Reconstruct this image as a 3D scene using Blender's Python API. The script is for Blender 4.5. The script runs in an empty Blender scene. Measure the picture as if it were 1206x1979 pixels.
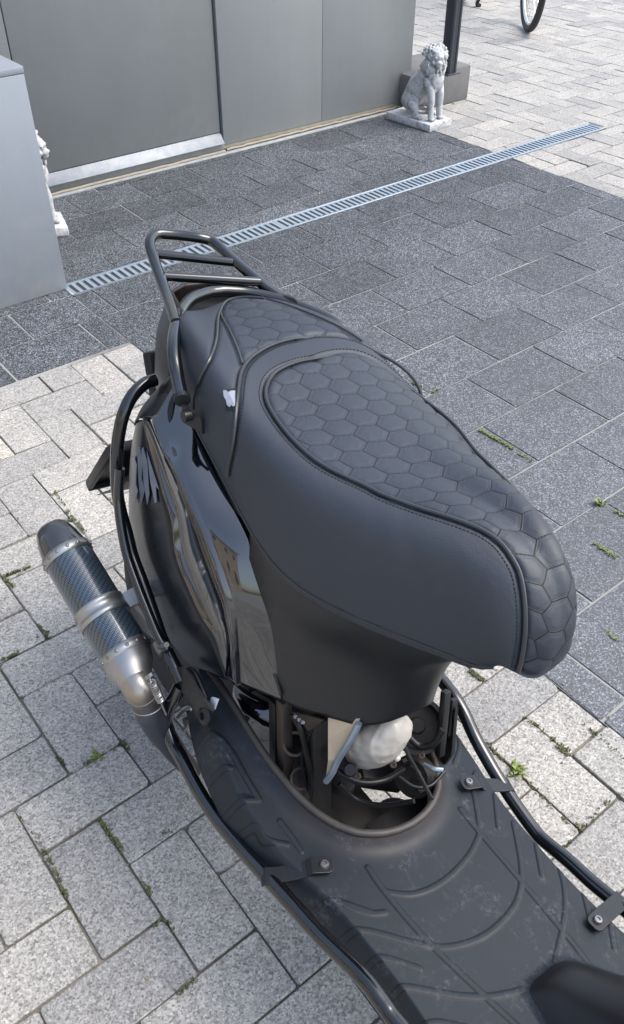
import bpy, bmesh, math, random
import numpy as np
from mathutils import Vector, Matrix
from mathutils.bvhtree import BVHTree
random.seed(7); rng = np.random.default_rng(7)
R = math.radians
S = bpy.context.scene
COL = S.collection

# ------------------------------------------------------------------ camera
FPX, CX, CY, HC = 1640.0, 603.0, 989.5, 1.3
def cam_matrix(p=0.71865957, r=0.00364648, y=0.89669033):
    cp, sp = math.cos(p), math.sin(p)
    u = np.array([math.sin(y), 0, math.cos(y)]); v = np.array([math.cos(y), 0, -math.sin(y)]); z = np.array([0, -1., 0])
    Rx = np.array([[1, 0, 0], [0, cp, -sp], [0, sp, cp]])
    Rz = np.array([[math.cos(r), -math.sin(r), 0], [math.sin(r), math.cos(r), 0], [0, 0, 1]])
    return Rz @ Rx @ np.stack([v, u, z], 1)      # rows: right, down, forward; columns: world X, Y, Z
CM = cam_matrix(); CAMP = np.array([0, 0, HC])
cam = bpy.data.objects.new('camera', bpy.data.cameras.new('camera')); COL.objects.link(cam); S.camera = cam
m3 = np.stack([CM[0], -CM[1], -CM[2]], 1)
cam.matrix_world = Matrix.Translation(CAMP) @ Matrix(m3.tolist()).to_4x4()
cam.data.sensor_fit = 'VERTICAL'; cam.data.sensor_height = 36.0; cam.data.lens = FPX / 1979.0 * 36.0
cam.data.clip_start = 0.02; cam.data.clip_end = 500
# ------------------------------------------------------------------ light
SUN_EL, SUN_AZ = R(55), R(50)          # azimuth measured from +X towards +Y
w = bpy.data.worlds.new('World'); S.world = w; w.use_nodes = True
nt = w.node_tree; bg = nt.nodes['Background']
sky = nt.nodes.new('ShaderNodeTexSky'); sky.sky_type = 'NISHITA'; sky.sun_disc = False
sky.sun_elevation = SUN_EL; sky.sun_rotation = R(90) - SUN_AZ; sky.dust_density = 3.0; sky.air_density = 1.2; sky.ozone_density = 1.0
hsv = nt.nodes.new('ShaderNodeHueSaturation'); hsv.inputs['Saturation'].default_value = .82; nt.links.new(sky.outputs[0], hsv.inputs['Color']); nt.links.new(hsv.outputs[0], bg.inputs[0]); bg.inputs[1].default_value = 0.15
sl = bpy.data.lights.new('sun', 'SUN'); sl.energy = .8; sl.angle = R(35); sl.color = (1, .95, .88)
sun = bpy.data.objects.new('sun', sl); COL.objects.link(sun)
sd = Vector((math.cos(SUN_EL) * math.cos(SUN_AZ), math.cos(SUN_EL) * math.sin(SUN_AZ), math.sin(SUN_EL)))
sun.rotation_euler = sd.to_track_quat('Z', 'Y').to_euler()
S.view_settings.view_transform = 'Standard'; S.view_settings.look = 'None'
S.view_settings.exposure = 1.55; S.view_settings.gamma = 1.0
S.cycles.use_denoising = True

# ------------------------------------------------------------------ frames: world ray, scooter-local ray
def wray(px, py): return CM.T @ np.array([(px - CX) / FPX, (py - CY) / FPX, 1.0])
def W(px, py, ax, val):
    d = wray(px, py); return CAMP + d * (val - CAMP[ax]) / d[ax]
YAW, LEAN = R(-3.5), R(-10.5); ORG = np.array([0, .38, 0.])
A = (np.array([[math.cos(YAW), -math.sin(YAW), 0], [math.sin(YAW), math.cos(YAW), 0], [0, 0, 1]]) @
     np.array([[1, 0, 0], [0, math.cos(LEAN), -math.sin(LEAN)], [0, math.sin(LEAN), math.cos(LEAN)]]))
def L(px, py, x=None, y=None, z=None):
    d = A.T @ wray(px, py); c = A.T @ (CAMP - ORG)
    i, v = (0, x) if x is not None else ((1, y) if y is not None else (2, z))
    return c + d * (v - c[i]) / d[i]
def Ly(pts, y=None):                     # list of (px,py,y) or (px,py) with common y
    return [L(p[0], p[1], y=(p[2] if len(p) > 2 else y)) for p in pts]
def Lz(pts, z): return [L(p[0], p[1], z=(p[2] if len(p) > 2 else z)) for p in pts]

# ------------------------------------------------------------------ object helpers
def link(o, parent=None, mat=None):
    COL.objects.link(o)
    if parent is not None: o.parent = parent
    if mat is not None and o.type == 'MESH': o.data.materials.append(mat)
    return o
def tag(o, label=None, cat=None, group=None, kind=None):
    if label: o['label'] = label
    if cat: o['category'] = cat
    if group: o['group'] = group
    if kind: o['kind'] = kind
    return o
def empty(name, loc=(0, 0, 0), rz=0, parent=None):
    o = bpy.data.objects.new(name, None); o.location = loc; o.rotation_euler = (0, 0, rz); o.empty_display_size = .1
    return link(o, parent)
def mesh(name, vs, fs, mat=None, parent=None, smooth=False, auto=None):
    me = bpy.data.meshes.new(name); me.from_pydata([tuple(map(float, v)) for v in vs], [], [tuple(map(int, f)) for f in fs]); me.update()
    if smooth: me.polygons.foreach_set('use_smooth', [True] * len(me.polygons))
    o = bpy.data.objects.new(name, me); link(o, parent, mat)
    if auto is not None:
        bm = bmesh.new(); bm.from_mesh(me)
        for e in bm.edges:
            e.smooth = e.calc_face_angle(0) < auto
        bm.to_mesh(me); bm.free(); me.polygons.foreach_set('use_smooth', [True] * len(me.polygons))
    return o
class MB:
    def __init__(s): s.v = []; s.f = []
    def add(s, vs, fs):
        n = len(s.v); s.v += [tuple(map(float, v)) for v in vs]; s.f += [tuple(int(i) + n for i in f) for f in fs]; return s
    def box(s, c, h, ax=None):
        c = np.array(c, float); ax = np.eye(3) if ax is None else np.array(ax)
        vs = [c + ax[0] * h[0] * a + ax[1] * h[1] * b + ax[2] * h[2] * d for a in (-1, 1) for b in (-1, 1) for d in (-1, 1)]
        return s.add(vs, [(0, 1, 3, 2), (4, 6, 7, 5), (0, 4, 5, 1), (2, 3, 7, 6), (0, 2, 6, 4), (1, 5, 7, 3)])
    def cyl(s, a, b, r0, r1=None, n=20, cap=True):
        return s.tube([a, b], [r0, r0 if r1 is None else r1], n, smooth=False, cap=cap)
    def tube(s, pts, r, n=14, smooth=True, sub=8, cap=True, flat=None, up=None):
        P = np.array([np.array(p, float) for p in pts])
        rr = np.full(len(P), float(r)) if np.isscalar(r) else np.array(r, float)
        if smooth and len(P) > 2: P, rr = crom(P, rr, sub)
        T = np.gradient(P, axis=0); T /= np.linalg.norm(T, axis=1)[:, None] + 1e-12
        nrm = np.cross(T[0], [0, 0, 1.]) if up is None else np.cross(T[0], up)
        if np.linalg.norm(nrm) < 1e-3: nrm = np.cross(T[0], [0, 1., 0])
        nrm /= np.linalg.norm(nrm); vs = []
        for i in range(len(P)):
            nrm = nrm - T[i] * nrm.dot(T[i]); nrm /= np.linalg.norm(nrm); b = np.cross(T[i], nrm)
            for k in range(n):
                a = 2 * math.pi * k / n; fl = 1 if flat is None else flat
                vs.append(P[i] + rr[i] * (math.cos(a) * nrm + fl * math.sin(a) * b))
        m = len(P); fs = [(i * n + k, i * n + (k + 1) % n, (i + 1) * n + (k + 1) % n, (i + 1) * n + k) for i in range(m - 1) for k in range(n)]
        if cap: fs += [tuple(range(n))[::-1], tuple((m - 1) * n + k for k in range(n))]
        return s.add(vs, fs)
    def lathe(s, a, axis, prof, n=32, x=None):       # prof: (dist along axis, radius)
        a = np.array(a, float); axis = np.array(axis, float); axis /= np.linalg.norm(axis)
        x = np.cross(axis, [0, 0, 1.] if abs(axis[2]) < .95 else [1., 0, 0]) if x is None else np.array(x, float); x /= np.linalg.norm(x); y = np.cross(axis, x)
        vs = [a + axis * d + r * (math.cos(2 * math.pi * k / n) * x + math.sin(2 * math.pi * k / n) * y) for d, r in prof for k in range(n)]
        m = len(prof); fs = [(i * n + k, i * n + (k + 1) % n, (i + 1) * n + (k + 1) % n, (i + 1) * n + k) for i in range(m - 1) for k in range(n)]
        return s.add(vs, fs)
    def prism(s, poly, off):                          # polygon (3-D points) extruded by off
        P = [np.array(p, float) for p in poly]; n = len(P); off = np.array(off, float)
        return s.add(P + [p + off for p in P], [tuple(range(n))[::-1], tuple(range(n, 2 * n))] + [(i, (i + 1) % n, n + (i + 1) % n, n + i) for i in range(n)])
    def build(s, name, mat, parent=None, smooth=True, auto=.7, bevel=0):
        o = mesh(name, s.v, s.f, mat, parent)
        bm = bmesh.new(); bm.from_mesh(o.data); bmesh.ops.recalc_face_normals(bm, faces=bm.faces)
        if bevel: 
            es = [e for e in bm.edges if e.calc_face_angle(0) > .6]
            bmesh.ops.bevel(bm, geom=es, offset=bevel, segments=2, profile=.5, affect='EDGES', clamp_overlap=True)
        for e in bm.edges: e.smooth = e.calc_face_angle(0) < auto
        bm.to_mesh(o.data); bm.free()
        if smooth: o.data.polygons.foreach_set('use_smooth', [True] * len(o.data.polygons))
        return o
def crom(P, rr=None, sub=8):
    P = np.array(P, float); n = len(P)
    E = np.vstack([2 * P[0] - P[1], P, 2 * P[-1] - P[-2]]); out = []; ro = []
    for i in range(n - 1):
        p0, p1, p2, p3 = E[i:i + 4]
        for k in range(sub):
            t = k / sub; out.append(.5 * ((2 * p1) + (-p0 + p2) * t + (2 * p0 - 5 * p1 + 4 * p2 - p3) * t * t + (-p0 + 3 * p1 - 3 * p2 + p3) * t ** 3))
            if rr is not None: ro.append(rr[i] * (1 - t) + rr[i + 1] * t)
    out.append(P[-1])
    if rr is None: return np.array(out)
    ro.append(rr[-1]); return np.array(out), np.array(ro)
def resample(P, n):
    P = np.array(P, float); d = np.r_[0, np.cumsum(np.linalg.norm(np.diff(P, axis=0), axis=1))]
    t = np.linspace(0, d[-1], n); return np.stack([np.interp(t, d, P[:, k]) for k in range(P.shape[1])], 1)
def nspline(x, Y, xq):                               # natural cubic spline, Y (n,k)
    x = np.array(x, float); Y = np.array(Y, float); n = len(x); h = np.diff(x)
    Mx = np.eye(n); rhs = np.zeros_like(Y)
    for i in range(1, n - 1):
        Mx[i, i - 1] = h[i - 1]; Mx[i, i] = 2 * (h[i - 1] + h[i]); Mx[i, i + 1] = h[i]
        rhs[i] = 6 * ((Y[i + 1] - Y[i]) / h[i] - (Y[i] - Y[i - 1]) / h[i - 1])
    m = np.linalg.solve(Mx, rhs); k = np.clip(np.searchsorted(x, xq) - 1, 0, n - 2)
    t = (xq - x[k]); hk = h[k]; a = (x[k + 1] - xq)
    t_, a_, h_ = t[:, None], a[:, None], hk[:, None]
    return m[k] * a_ ** 3 / (6 * h_) + m[k + 1] * t_ ** 3 / (6 * h_) + (Y[k] / h_ - m[k] * h_ / 6) * a_ + (Y[k + 1] / h_ - m[k + 1] * h_ / 6) * t_
def gridfaces(n, m, off=0):
    i, j = np.meshgrid(np.arange(n - 1), np.arange(m - 1), indexing='ij'); a = (i * m + j).ravel() + off
    return np.stack([a, a + 1, a + m + 1, a + m], 1)
def gridmesh(name, G, mat=None, parent=None, flip=False, thick=0):
    n, m = G.shape[:2]; F = gridfaces(n, m)
    if flip: F = F[:, ::-1]
    o = mesh(name, G.reshape(-1, 3), F, mat, parent, smooth=True)
    if thick:
        md = o.modifiers.new('thickness', 'SOLIDIFY'); md.thickness = thick; md.offset = -1
    return o
def patch(rails, n=40, m=10, bulge=0.0, towards=(0, -1, 0)):     # loft between consecutive rails, bulged between each pair
    Rr = [resample(crom(r), n) for r in rails]; G = []
    b = bulge if isinstance(bulge, (list, tuple)) else [bulge] * (len(rails) - 1); T = np.array(towards, float)
    for k in range(len(Rr) - 1):
        for j in range(m + (k == len(Rr) - 2)):
            t = j / m; w_ = np.sin(np.linspace(0, math.pi, n))[:, None] ** .5 if True else 1
            G.append(Rr[k] * (1 - t) + Rr[k + 1] * t + T * b[k] * 4 * t * (1 - t) * w_)
    return np.array(G).transpose(1, 0, 2)
def poly_dist(X, Y, poly):                            # distance of points to a polyline
    D = np.full(X.shape, 1e9)
    for a, b in zip(poly[:-1], poly[1:]):
        ax, ay, bx, by = a[0], a[1], b[0], b[1]; dx, dy = bx - ax, by - ay; l2 = dx * dx + dy * dy + 1e-12
        t = np.clip(((X - ax) * dx + (Y - ay) * dy) / l2, 0, 1)
        D = np.minimum(D, np.hypot(X - ax - t * dx, Y - ay - t * dy))
    return D
def inside(X, Y, poly):
    r = np.zeros(X.shape, bool); n = len(poly)
    for i in range(n):
        x1, y1 = poly[i][:2]; x2, y2 = poly[(i + 1) % n][:2]
        c = ((y1 > Y) != (y2 > Y)) & (X < (x2 - x1) * (Y - y1) / (y2 - y1 + 1e-15) + x1); r ^= c
    return r

# ------------------------------------------------------------------ materials
class NT:
    def __init__(s, name):
        s.m = bpy.data.materials.new(name); s.m.use_nodes = True; s.t = s.m.node_tree
        s.b = s.t.nodes['Principled BSDF']
    def n(s, typ, **k):
        nd = s.t.nodes.new(typ)
        for a, v in k.items():
            if a.startswith('_'): nd.inputs[a[1:].replace('_', ' ')].default_value = v
            else: setattr(nd, a, v)
        return nd
    def l(s, a, b): s.t.links.new(a, b)
    def noise(s, scale, detail=4, rough=.6, vec=None, dist=0):
        nd = s.n('ShaderNodeTexNoise', _Scale=scale, _Detail=detail, _Roughness=rough, _Distortion=dist)
        s.l(vec or s.obj(), nd.inputs['Vector']); return nd.outputs['Fac']
    def vor(s, scale, vec=None, feature='F1', out='Distance'):
        nd = s.n('ShaderNodeTexVoronoi', _Scale=scale, feature=feature); s.l(vec or s.obj(), nd.inputs['Vector']); return nd.outputs[out]
    def obj(s):
        if not hasattr(s, 'tc'): s.tc = s.n('ShaderNodeTexCoord')
        return s.tc.outputs['Object']
    def ramp(s, fac, stops):
        r = s.n('ShaderNodeValToRGB'); el = r.color_ramp.elements
        while len(el) < len(stops): el.new(.5)
        for e, (p, c) in zip(el, stops):
            e.position = p; e.color = (*c, 1) if isinstance(c, (tuple, list)) else (c, c, c, 1)
        s.l(fac, r.inputs[0]); return r.outputs[0]
    def mix(s, f, a, b, mode='MIX'):
        nd = s.n('ShaderNodeMix', data_type='RGBA', blend_type=mode)
        for sock, v in ((nd.inputs[0], f), (nd.inputs[6], a), (nd.inputs[7], b)):
            if isinstance(v, bpy.types.NodeSocket): s.l(v, sock)
            elif isinstance(v, (tuple, list)): sock.default_value = (*v, 1)
            else: sock.default_value = v
        return nd.outputs[2]
    def math(s, op, a, b=0, clamp=False):
        nd = s.n('ShaderNodeMath', operation=op, use_clamp=clamp)
        for sock, v in ((nd.inputs[0], a), (nd.inputs[1], b)):
            if isinstance(v, bpy.types.NodeSocket): s.l(v, sock)
            else: sock.default_value = v
        return nd.outputs[0]
    def attr(s, name): 
        nd = s.n('ShaderNodeAttribute', attribute_name=name); return nd.outputs['Fac']
    def col(s, v):
        if isinstance(v, bpy.types.NodeSocket): s.l(v, s.b.inputs['Base Color'])
        else: s.b.inputs['Base Color'].default_value = (*v, 1)
    def rough(s, v):
        if isinstance(v, bpy.types.NodeSocket): s.l(v, s.b.inputs['Roughness'])
        else: s.b.inputs['Roughness'].default_value = v
    def bump(s, h, strength=.3, dist=.001):
        nd = s.n('ShaderNodeBump', _Strength=strength, _Distance=dist); s.l(h, nd.inputs['Height']); s.l(nd.outputs[0], s.b.inputs['Normal'])
def simple(name, c, rough=.5, metal=0, coat=0, var=.15, vscale=12, bump=0, bscale=300, spec=.5, cior=1.5):
    t = NT(name); t.col(t.mix(t.noise(vscale, 5), tuple(x * (1 - var) for x in c), tuple(min(1, x * (1 + var)) for x in c)))
    t.rough(t.math('MULTIPLY_ADD', t.noise(vscale * 3, 4), .0) if False else rough)
    if not coat:
        rr = t.math('ADD', t.math('MULTIPLY', t.noise(vscale * 2.3, 6), .25 * rough + .05), rough * .85); t.rough(rr)
    t.b.inputs['Metallic'].default_value = metal; t.b.inputs['Specular IOR Level'].default_value = spec
    t.b.inputs['Coat Weight'].default_value = coat; t.b.inputs['Coat Roughness'].default_value = .03; t.b.inputs['Coat IOR'].default_value = cior
    if bump: t.bump(t.noise(bscale, 3), bump, .0006)
    return t.m
def m_paver():
    t = NT('light_paver'); base = t.attr('tone')
    sp = t.math('ADD', t.math('MULTIPLY', t.vor(300, out='Color'), .50), t.math('MULTIPLY', t.noise(380, 3, .9), .50)); sp3 = t.noise(380, 2, .6); big = t.noise(7, 5, .65); mid = t.noise(45, 4, .6)
    c = t.ramp(sp, [(.30, (.15, .148, .145)), (.42, (.275, .27, .26)), (.56, (.34, .334, .32)), (.72, (.46, .452, .43))])
    c = t.mix(t.ramp(sp3, [(.36, .8), (.42, 0.)]), c, (.13, .13, .13))
    c = t.mix(t.ramp(t.vor(260, out='Color'), [(.9, 0.), (.95, .3)]), c, (.60, .58, .54))
    c = t.mix(.75, c, t.ramp(big, [(.3, (.78, .78, .78)), (.7, (1.08, 1.07, 1.04))]), 'MULTIPLY')
    c = t.mix(.5, c, t.ramp(mid, [(.35, (.86, .86, .85)), (.6, (1.05, 1.05, 1.05))]), 'MULTIPLY')
    tint = t.ramp(base, [(0, (.72, .73, .75)), (.5, (1.0, .985, .96)), (.84, (1.1, 1.08, 1.04)), (.92, (1.25, 1.18, 1.05)), (1, (1.3, 1.2, 1.02))])
    c = t.mix(1, c, tint, 'MULTIPLY'); t.col(c); t.rough(.88); t.bump(sp, .5, .0012); return t.m
def m_slab():
    t = NT('dark_slab'); base = t.attr('tone')
    sp = t.math('ADD', t.math('MULTIPLY', t.vor(330, out='Color'), .62), t.math('MULTIPLY', t.noise(420, 2, .9), .40)); sp2 = t.noise(300, 1, .5); big = t.noise(3.2, 5, .6); mid = t.noise(22, 4, .65)
    c = t.ramp(sp, [(.34, (.007, .009, .011)), (.46, (.020, .023, .028)), (.58, (.038, .043, .051)), (.66, (.085, .091, .101)), (.76, (.21, .22, .24))])
    c = t.mix(t.ramp(sp2, [(.61, 0.), (.67, .6)]), c, (.30, .31, .33))
    c = t.mix(.9, c, t.ramp(big, [(.3, (.75, .75, .76)), (.7, (1.35, 1.34, 1.32))]), 'MULTIPLY')
    c = t.mix(t.ramp(mid, [(.55, 0.), (.8, .3)]), c, (.22, .22, .225))
    c = t.mix(1, c, t.ramp(base, [(0, (.76, .79, .82)), (1, (1.12, 1.16, 1.19))]), 'MULTIPLY')
    geo = t.n('ShaderNodeSeparateXYZ'); t.l(t.obj(), geo.inputs[0])      # slabs grow paler along X towards the viewer
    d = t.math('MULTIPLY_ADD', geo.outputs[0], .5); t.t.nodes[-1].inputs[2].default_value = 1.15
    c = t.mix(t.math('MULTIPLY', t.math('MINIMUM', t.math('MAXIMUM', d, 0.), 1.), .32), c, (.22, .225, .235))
    t.col(c); t.rough(.9); t.bump(sp, .6, .0015); return t.m
def madd(t, a, b, c):
    nd = t.n('ShaderNodeMath', operation='MULTIPLY_ADD', use_clamp=True); t.l(a, nd.inputs[0]); nd.inputs[1].default_value = b; nd.inputs[2].default_value = c; return nd.outputs[0]
def m_joint():
    t = NT('joint_soil'); n1 = t.noise(9, 5); n2 = t.noise(160, 4)
    c = t.mix(n2, (.07, .062, .05), (.25, .225, .19)); c = t.mix(t.ramp(n1, [(.50, 0.), (.62, .7)]), c, (.07, .08, .035))
    c = t.mix(t.ramp(t.noise(4, 4), [(.55, 0.), (.7, .8)]), c, (.30, .27, .22)); sx = t.n('ShaderNodeSeparateXYZ'); t.l(t.obj(), sx.inputs[0]); c = t.mix(t.math('MULTIPLY', madd(t, sx.outputs[0], -.8, -2.6), t.math('ADD', t.math('MULTIPLY', n2, .4), .45)), c, (.36, .34, .30)); t.col(c); t.rough(1); t.bump(n2, .8, .002); return t.m
def m_joint_pale():
    t = NT('joint_sand'); n1 = t.noise(2.2, 5); n2 = t.noise(160, 4)
    c = t.mix(t.ramp(n1, [(.36, 0.), (.50, 1.)]), (.07, .07, .072), (.30, .30, .29)); c = t.mix(t.math('MULTIPLY', n2, .5), c, (.10, .10, .09)); t.col(c); t.rough(1); return t.m
MAT = {}
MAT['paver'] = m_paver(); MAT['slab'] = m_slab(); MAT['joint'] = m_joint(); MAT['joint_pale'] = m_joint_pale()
def m_brushed(name, c, rough, metal, streak=.12, spots=0, vertical=True, coat=0):
    t = NT(name); mp = t.n('ShaderNodeMapping'); t.l(t.obj(), mp.inputs[0]); mp.inputs['Scale'].default_value = (1, 1, .03) if vertical else (.03, 1, 1)
    st = t.noise(60, 4, .6, mp.outputs[0]); big = t.noise(1.7, 4)
    cc = t.mix(st, tuple(x * (1 - streak) for x in c), tuple(x * (1 + streak) for x in c)); cc = t.mix(.35, cc, t.ramp(big, [(.3, .8), (.7, 1.15)]), 'MULTIPLY')
    if spots:
        cc = t.mix(t.ramp(t.vor(34), [(.05, .55), (.09, 0.)]), cc, (.45, .44, .42)) if spots > 1 else cc
        mm = t.ramp(t.noise(5, 3), [(.5, 0.), (.62, 1.)]); cc = t.mix(t.math('MULTIPLY', mm, t.ramp(t.noise(95, 3, .7), [(.66, 0.), (.72, .45)])), cc, (.42, .41, .39))
    sx = t.n('ShaderNodeSeparateXYZ'); t.l(t.obj(), sx.inputs[0]); dz = madd(t, sx.outputs[2], -4.5, 1.05); cc = t.mix(t.math('MULTIPLY', dz, t.ramp(t.noise(18, 5, .7), [(.40, 0.), (.75, .6)])), cc, (.30, .29, .27))
    cc = t.mix(t.ramp(t.noise(2.4, 6, .7, dist=1.2), [(.55, 0.), (.75, .16)]), cc, (.36, .36, .35))
    t.col(cc); t.rough(t.math('ADD', t.math('MULTIPLY', st, .12), rough)); t.b.inputs['Metallic'].default_value = metal
    t.b.inputs['Coat Weight'].default_value = coat; return t.m
MAT['shed'] = m_brushed('shed_grey_metal', (.255, .27, .275), .40, .35, .05, 1)
MAT['door'] = m_brushed('door_grey_metal', (.20, .213, .218), .36, .35, .04)
MAT['sill'] = m_brushed('sill_aluminium', (.15, .17, .195), .45, .5, .05, 0, False)
MAT['pillar'] = m_brushed('pillar_grey_plate', (.205, .23, .26), .42, .25, .05, 0)
MAT['foam'] = simple('mortar_bead', (.30, .27, .21), .9, var=.3, vscale=30)
MAT['white_strip'] = simple('white_base_strip', (.27, .28, .28), .8, var=.5, vscale=25)
MAT['zinc'] = m_brushed('galvanised_steel', (.27, .33, .39), .5, .5, .12, 0, False)
MAT['dark_hole'] = simple('channel_shadowed_plastic', (.10, .11, .12), .9)
MAT['statue'] = None
def m_statue():
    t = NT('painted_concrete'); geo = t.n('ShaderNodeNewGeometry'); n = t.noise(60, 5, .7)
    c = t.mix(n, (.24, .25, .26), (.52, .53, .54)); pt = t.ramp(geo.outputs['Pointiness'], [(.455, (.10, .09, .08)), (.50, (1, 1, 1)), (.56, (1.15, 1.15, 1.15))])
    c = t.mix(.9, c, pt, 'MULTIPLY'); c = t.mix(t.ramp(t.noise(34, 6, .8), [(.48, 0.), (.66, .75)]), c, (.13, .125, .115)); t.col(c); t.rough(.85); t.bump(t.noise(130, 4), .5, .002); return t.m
MAT['statue'] = m_statue()
MAT['concrete'] = simple('grey_concrete_block', (.115, .113, .115), .9, var=.25, vscale=20, bump=.4, bscale=150)
MAT['post'] = simple('dark_lacquered_steel', (.03, .034, .045), .35, .0, 0, var=.1)
MAT['gloss'] = simple('gloss_black_plastic', (.003, .004, .006), .1, 0, 1.0, var=.1, spec=.4, cior=1.8)
MAT['tube'] = simple('black_gloss_tube', (.003, .004, .005), .16, .0, .8, var=.1, spec=.35, cior=1.5)
MAT['satin'] = simple('satin_black_steel', (.010, .011, .013), .4, .2, 0, var=.3, vscale=40)
MAT['matte'] = simple('matte_black_plastic', (.007, .007, .008), .36, 0, 0, var=.2, vscale=15, bump=.15, bscale=700, spec=.3)
MAT['lens'] = simple('smoked_lens', (.022, .018, .017), .3, 0, 0, var=.2, spec=.35)
MAT['belly'] = simple('dull_black_panel', (.006, .008, .011), .24, 0, 0, var=.2, spec=.35)
MAT['skirt'] = simple('black_skirt_plastic', (.009, .010, .011), .38, 0, 0, var=.3, vscale=9, bump=.15, bscale=700, spec=.5)
MAT['tyre'] = simple('tyre_rubber', (.022, .021, .022), .75, var=.25, vscale=30, bump=.3)
MAT['piping'] = simple('piping_vinyl', (.022, .024, .028), .28, 0, 0, var=.1)
MAT['thread'] = simple('dark_thread', (.008, .009, .012), .8)
MAT['steel'] = m_brushed('stainless_steel', (.36, .355, .34), .36, .95, .1, 0, True)
MAT['alu'] = simple('brushed_alloy_plate', (.42, .42, .41), .4, .3, 0, var=.12, vscale=40)
MAT['engine'] = simple('dark_cast_metal', (.013, .012, .012), .55, .3, 0, var=.6, vscale=30, bump=.5, bscale=90)
MAT['rust'] = simple('brown_dusty_steel', (.05, .038, .03), .6, .3, 0, var=.5, vscale=25)
MAT['gold'] = simple('bare_metal_sheet', (.48, .40, .29), .4, .25, 0, var=.15)
MAT['blue_edge'] = simple('pale_blue_metal_rim', (.28, .34, .42), .35, .6, 0, var=.15)
MAT['bolt'] = simple('zinc_bolt', (.2, .2, .2), .35, .8, 0, var=.2, vscale=80)
MAT['white_tag'] = simple('white_label', (.7, .72, .74), .6, var=.1)
MAT['crest'] = simple('silver_embroidery', (.27, .29, .33), .5, .2, 0, var=.3, vscale=200)
MAT['decal'] = simple('pale_grey_decal', (.15, .17, .21), .3, .2, 0, var=.2, vscale=60)
def m_pipe_heat():
    t = NT('heat_tinted_pipe'); sx = t.n('ShaderNodeSeparateXYZ'); t.l(t.obj(), sx.inputs[0])
    n = t.noise(25, 4); f = t.math('ADD', t.math('MULTIPLY', t.attr('along'), 1.0), t.math('MULTIPLY', n, .12))
    c = t.ramp(f, [(.05, (.36, .35, .33)), (.26, (.30, .26, .21)), (.36, (.14, .13, .14)), (.48, (.08, .09, .115)), (1, (.07, .07, .08))])
    t.col(c); t.rough(t.ramp(f, [(.1, .28), (.6, .5)])); t.b.inputs['Metallic'].default_value = .85; return t.m
MAT['heat'] = m_pipe_heat()
def m_carbon():
    t = NT('carbon_weave'); a = t.n('ShaderNodeUVMap'); mp = t.n('ShaderNodeMapping'); t.l(a.outputs[0], mp.inputs[0])
    mp.inputs['Scale'].default_value = (85, 85, 1); mp.inputs['Rotation'].default_value = (0, 0, R(45))
    ch = t.n('ShaderNodeTexChecker', _Scale=1.0); t.l(mp.outputs[0], ch.inputs[0])
    mq = t.n('ShaderNodeMapping'); t.l(a.outputs[0], mq.inputs[0]); mq.inputs['Rotation'].default_value = (0, 0, R(62))
    wv = t.n('ShaderNodeTexWave', _Scale=7.5, wave_type='BANDS'); t.l(mq.outputs[0], wv.inputs[0])
    c = t.mix(ch.outputs['Fac'], (.006, .012, .018), (.075, .11, .14)); c = t.mix(t.ramp(wv.outputs['Fac'], [(.1, .75), (.3, 0.)]), c, (.006, .01, .014))
    t.col(c); t.rough(.35); t.b.inputs['Metallic'].default_value = .3; t.b.inputs['Coat Weight'].default_value = 1; t.b.inputs['Coat Roughness'].default_value = .06; return t.m
MAT['carbon'] = m_carbon()
def m_leather():
    t = NT('seat_vinyl'); n = t.noise(5, 4); g = t.vor(900); q = t.attr('groove')
    c = t.mix(n, (.018, .023, .032), (.025, .031, .041)); hd = t.attr('hexd'); c = t.mix(t.ramp(t.math('MULTIPLY', hd, 100), [(.05, .9), (.13, 0.)]), c, (.004, .004, .005))
    t.col(c); t.rough(t.math('ADD', t.math('MULTIPLY', t.noise(14, 4), .10), .46)); t.b.inputs['Specular IOR Level'].default_value = .45
    hh = t.ramp(t.math('MULTIPLY', hd, 100), [(.0, 0.), (.12, .45), (.45, .85), (1., 1.)]); t.bump(t.math('ADD', hh, t.math('ADD', t.math('MULTIPLY', g, .07), t.math('MULTIPLY', t.noise(11, 3, .5, dist=.8), .9))), .9, .0022); return t.m
MAT['leather'] = m_leather()
def m_mat():
    t = NT('footboard_rubber'); n = t.noise(9, 5); q = t.ramp(t.math('MULTIPLY', t.attr('ribd'), 100), [(.30, 0.), (.36, 1.), (.42, 1.), (.50, 0.)]); rim = t.attr('rim')
    c = t.mix(n, (.008, .011, .016), (.015, .020, .027)); c = t.mix(t.math('MULTIPLY', q, .95), c, (.003, .003, .004))  # shade line along the rib edges is painted into the rubber colour
    sc = t.math('MULTIPLY', t.ramp(t.noise(7, 6, .7, dist=1.5), [(.52, 0.), (.70, 1.)]), t.ramp(t.noise(130, 6, .8), [(.48, 0.), (.64, 1.)]))
    c = t.mix(t.math('MULTIPLY', sc, .5), c, (.16, .175, .195))
    c = t.mix(t.math('MULTIPLY', rim, t.math('ADD', t.math('MULTIPLY', t.noise(16, 4), .42), .0)), c, (.075, .048, .030))
    t.col(c); t.rough(t.math('ADD', t.math('MULTIPLY', t.noise(25, 5), .22), .40)); t.b.inputs['Specular IOR Level'].default_value = .27
    t.bump(t.noise(350, 3), .25, .0006); return t.m
MAT['mat'] = m_mat()
MAT['rim'] = simple('worn_rubber_lip', (.035, .031, .028), .55, 0, 0, var=.6, vscale=35, bump=.3, bscale=200)
MAT['white_cover'] = simple('dirty_white_engine_cover', (.42, .40, .36), .4, .1, 0, var=.4, vscale=45, bump=.2, bscale=60)
MAT['grass'] = simple('weed_leaf', (.15, .19, .05), .7, var=.35, vscale=60)
MAT['moss'] = simple('moss_blade', (.10, .11, .045), .9, var=.5, vscale=80)
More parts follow.
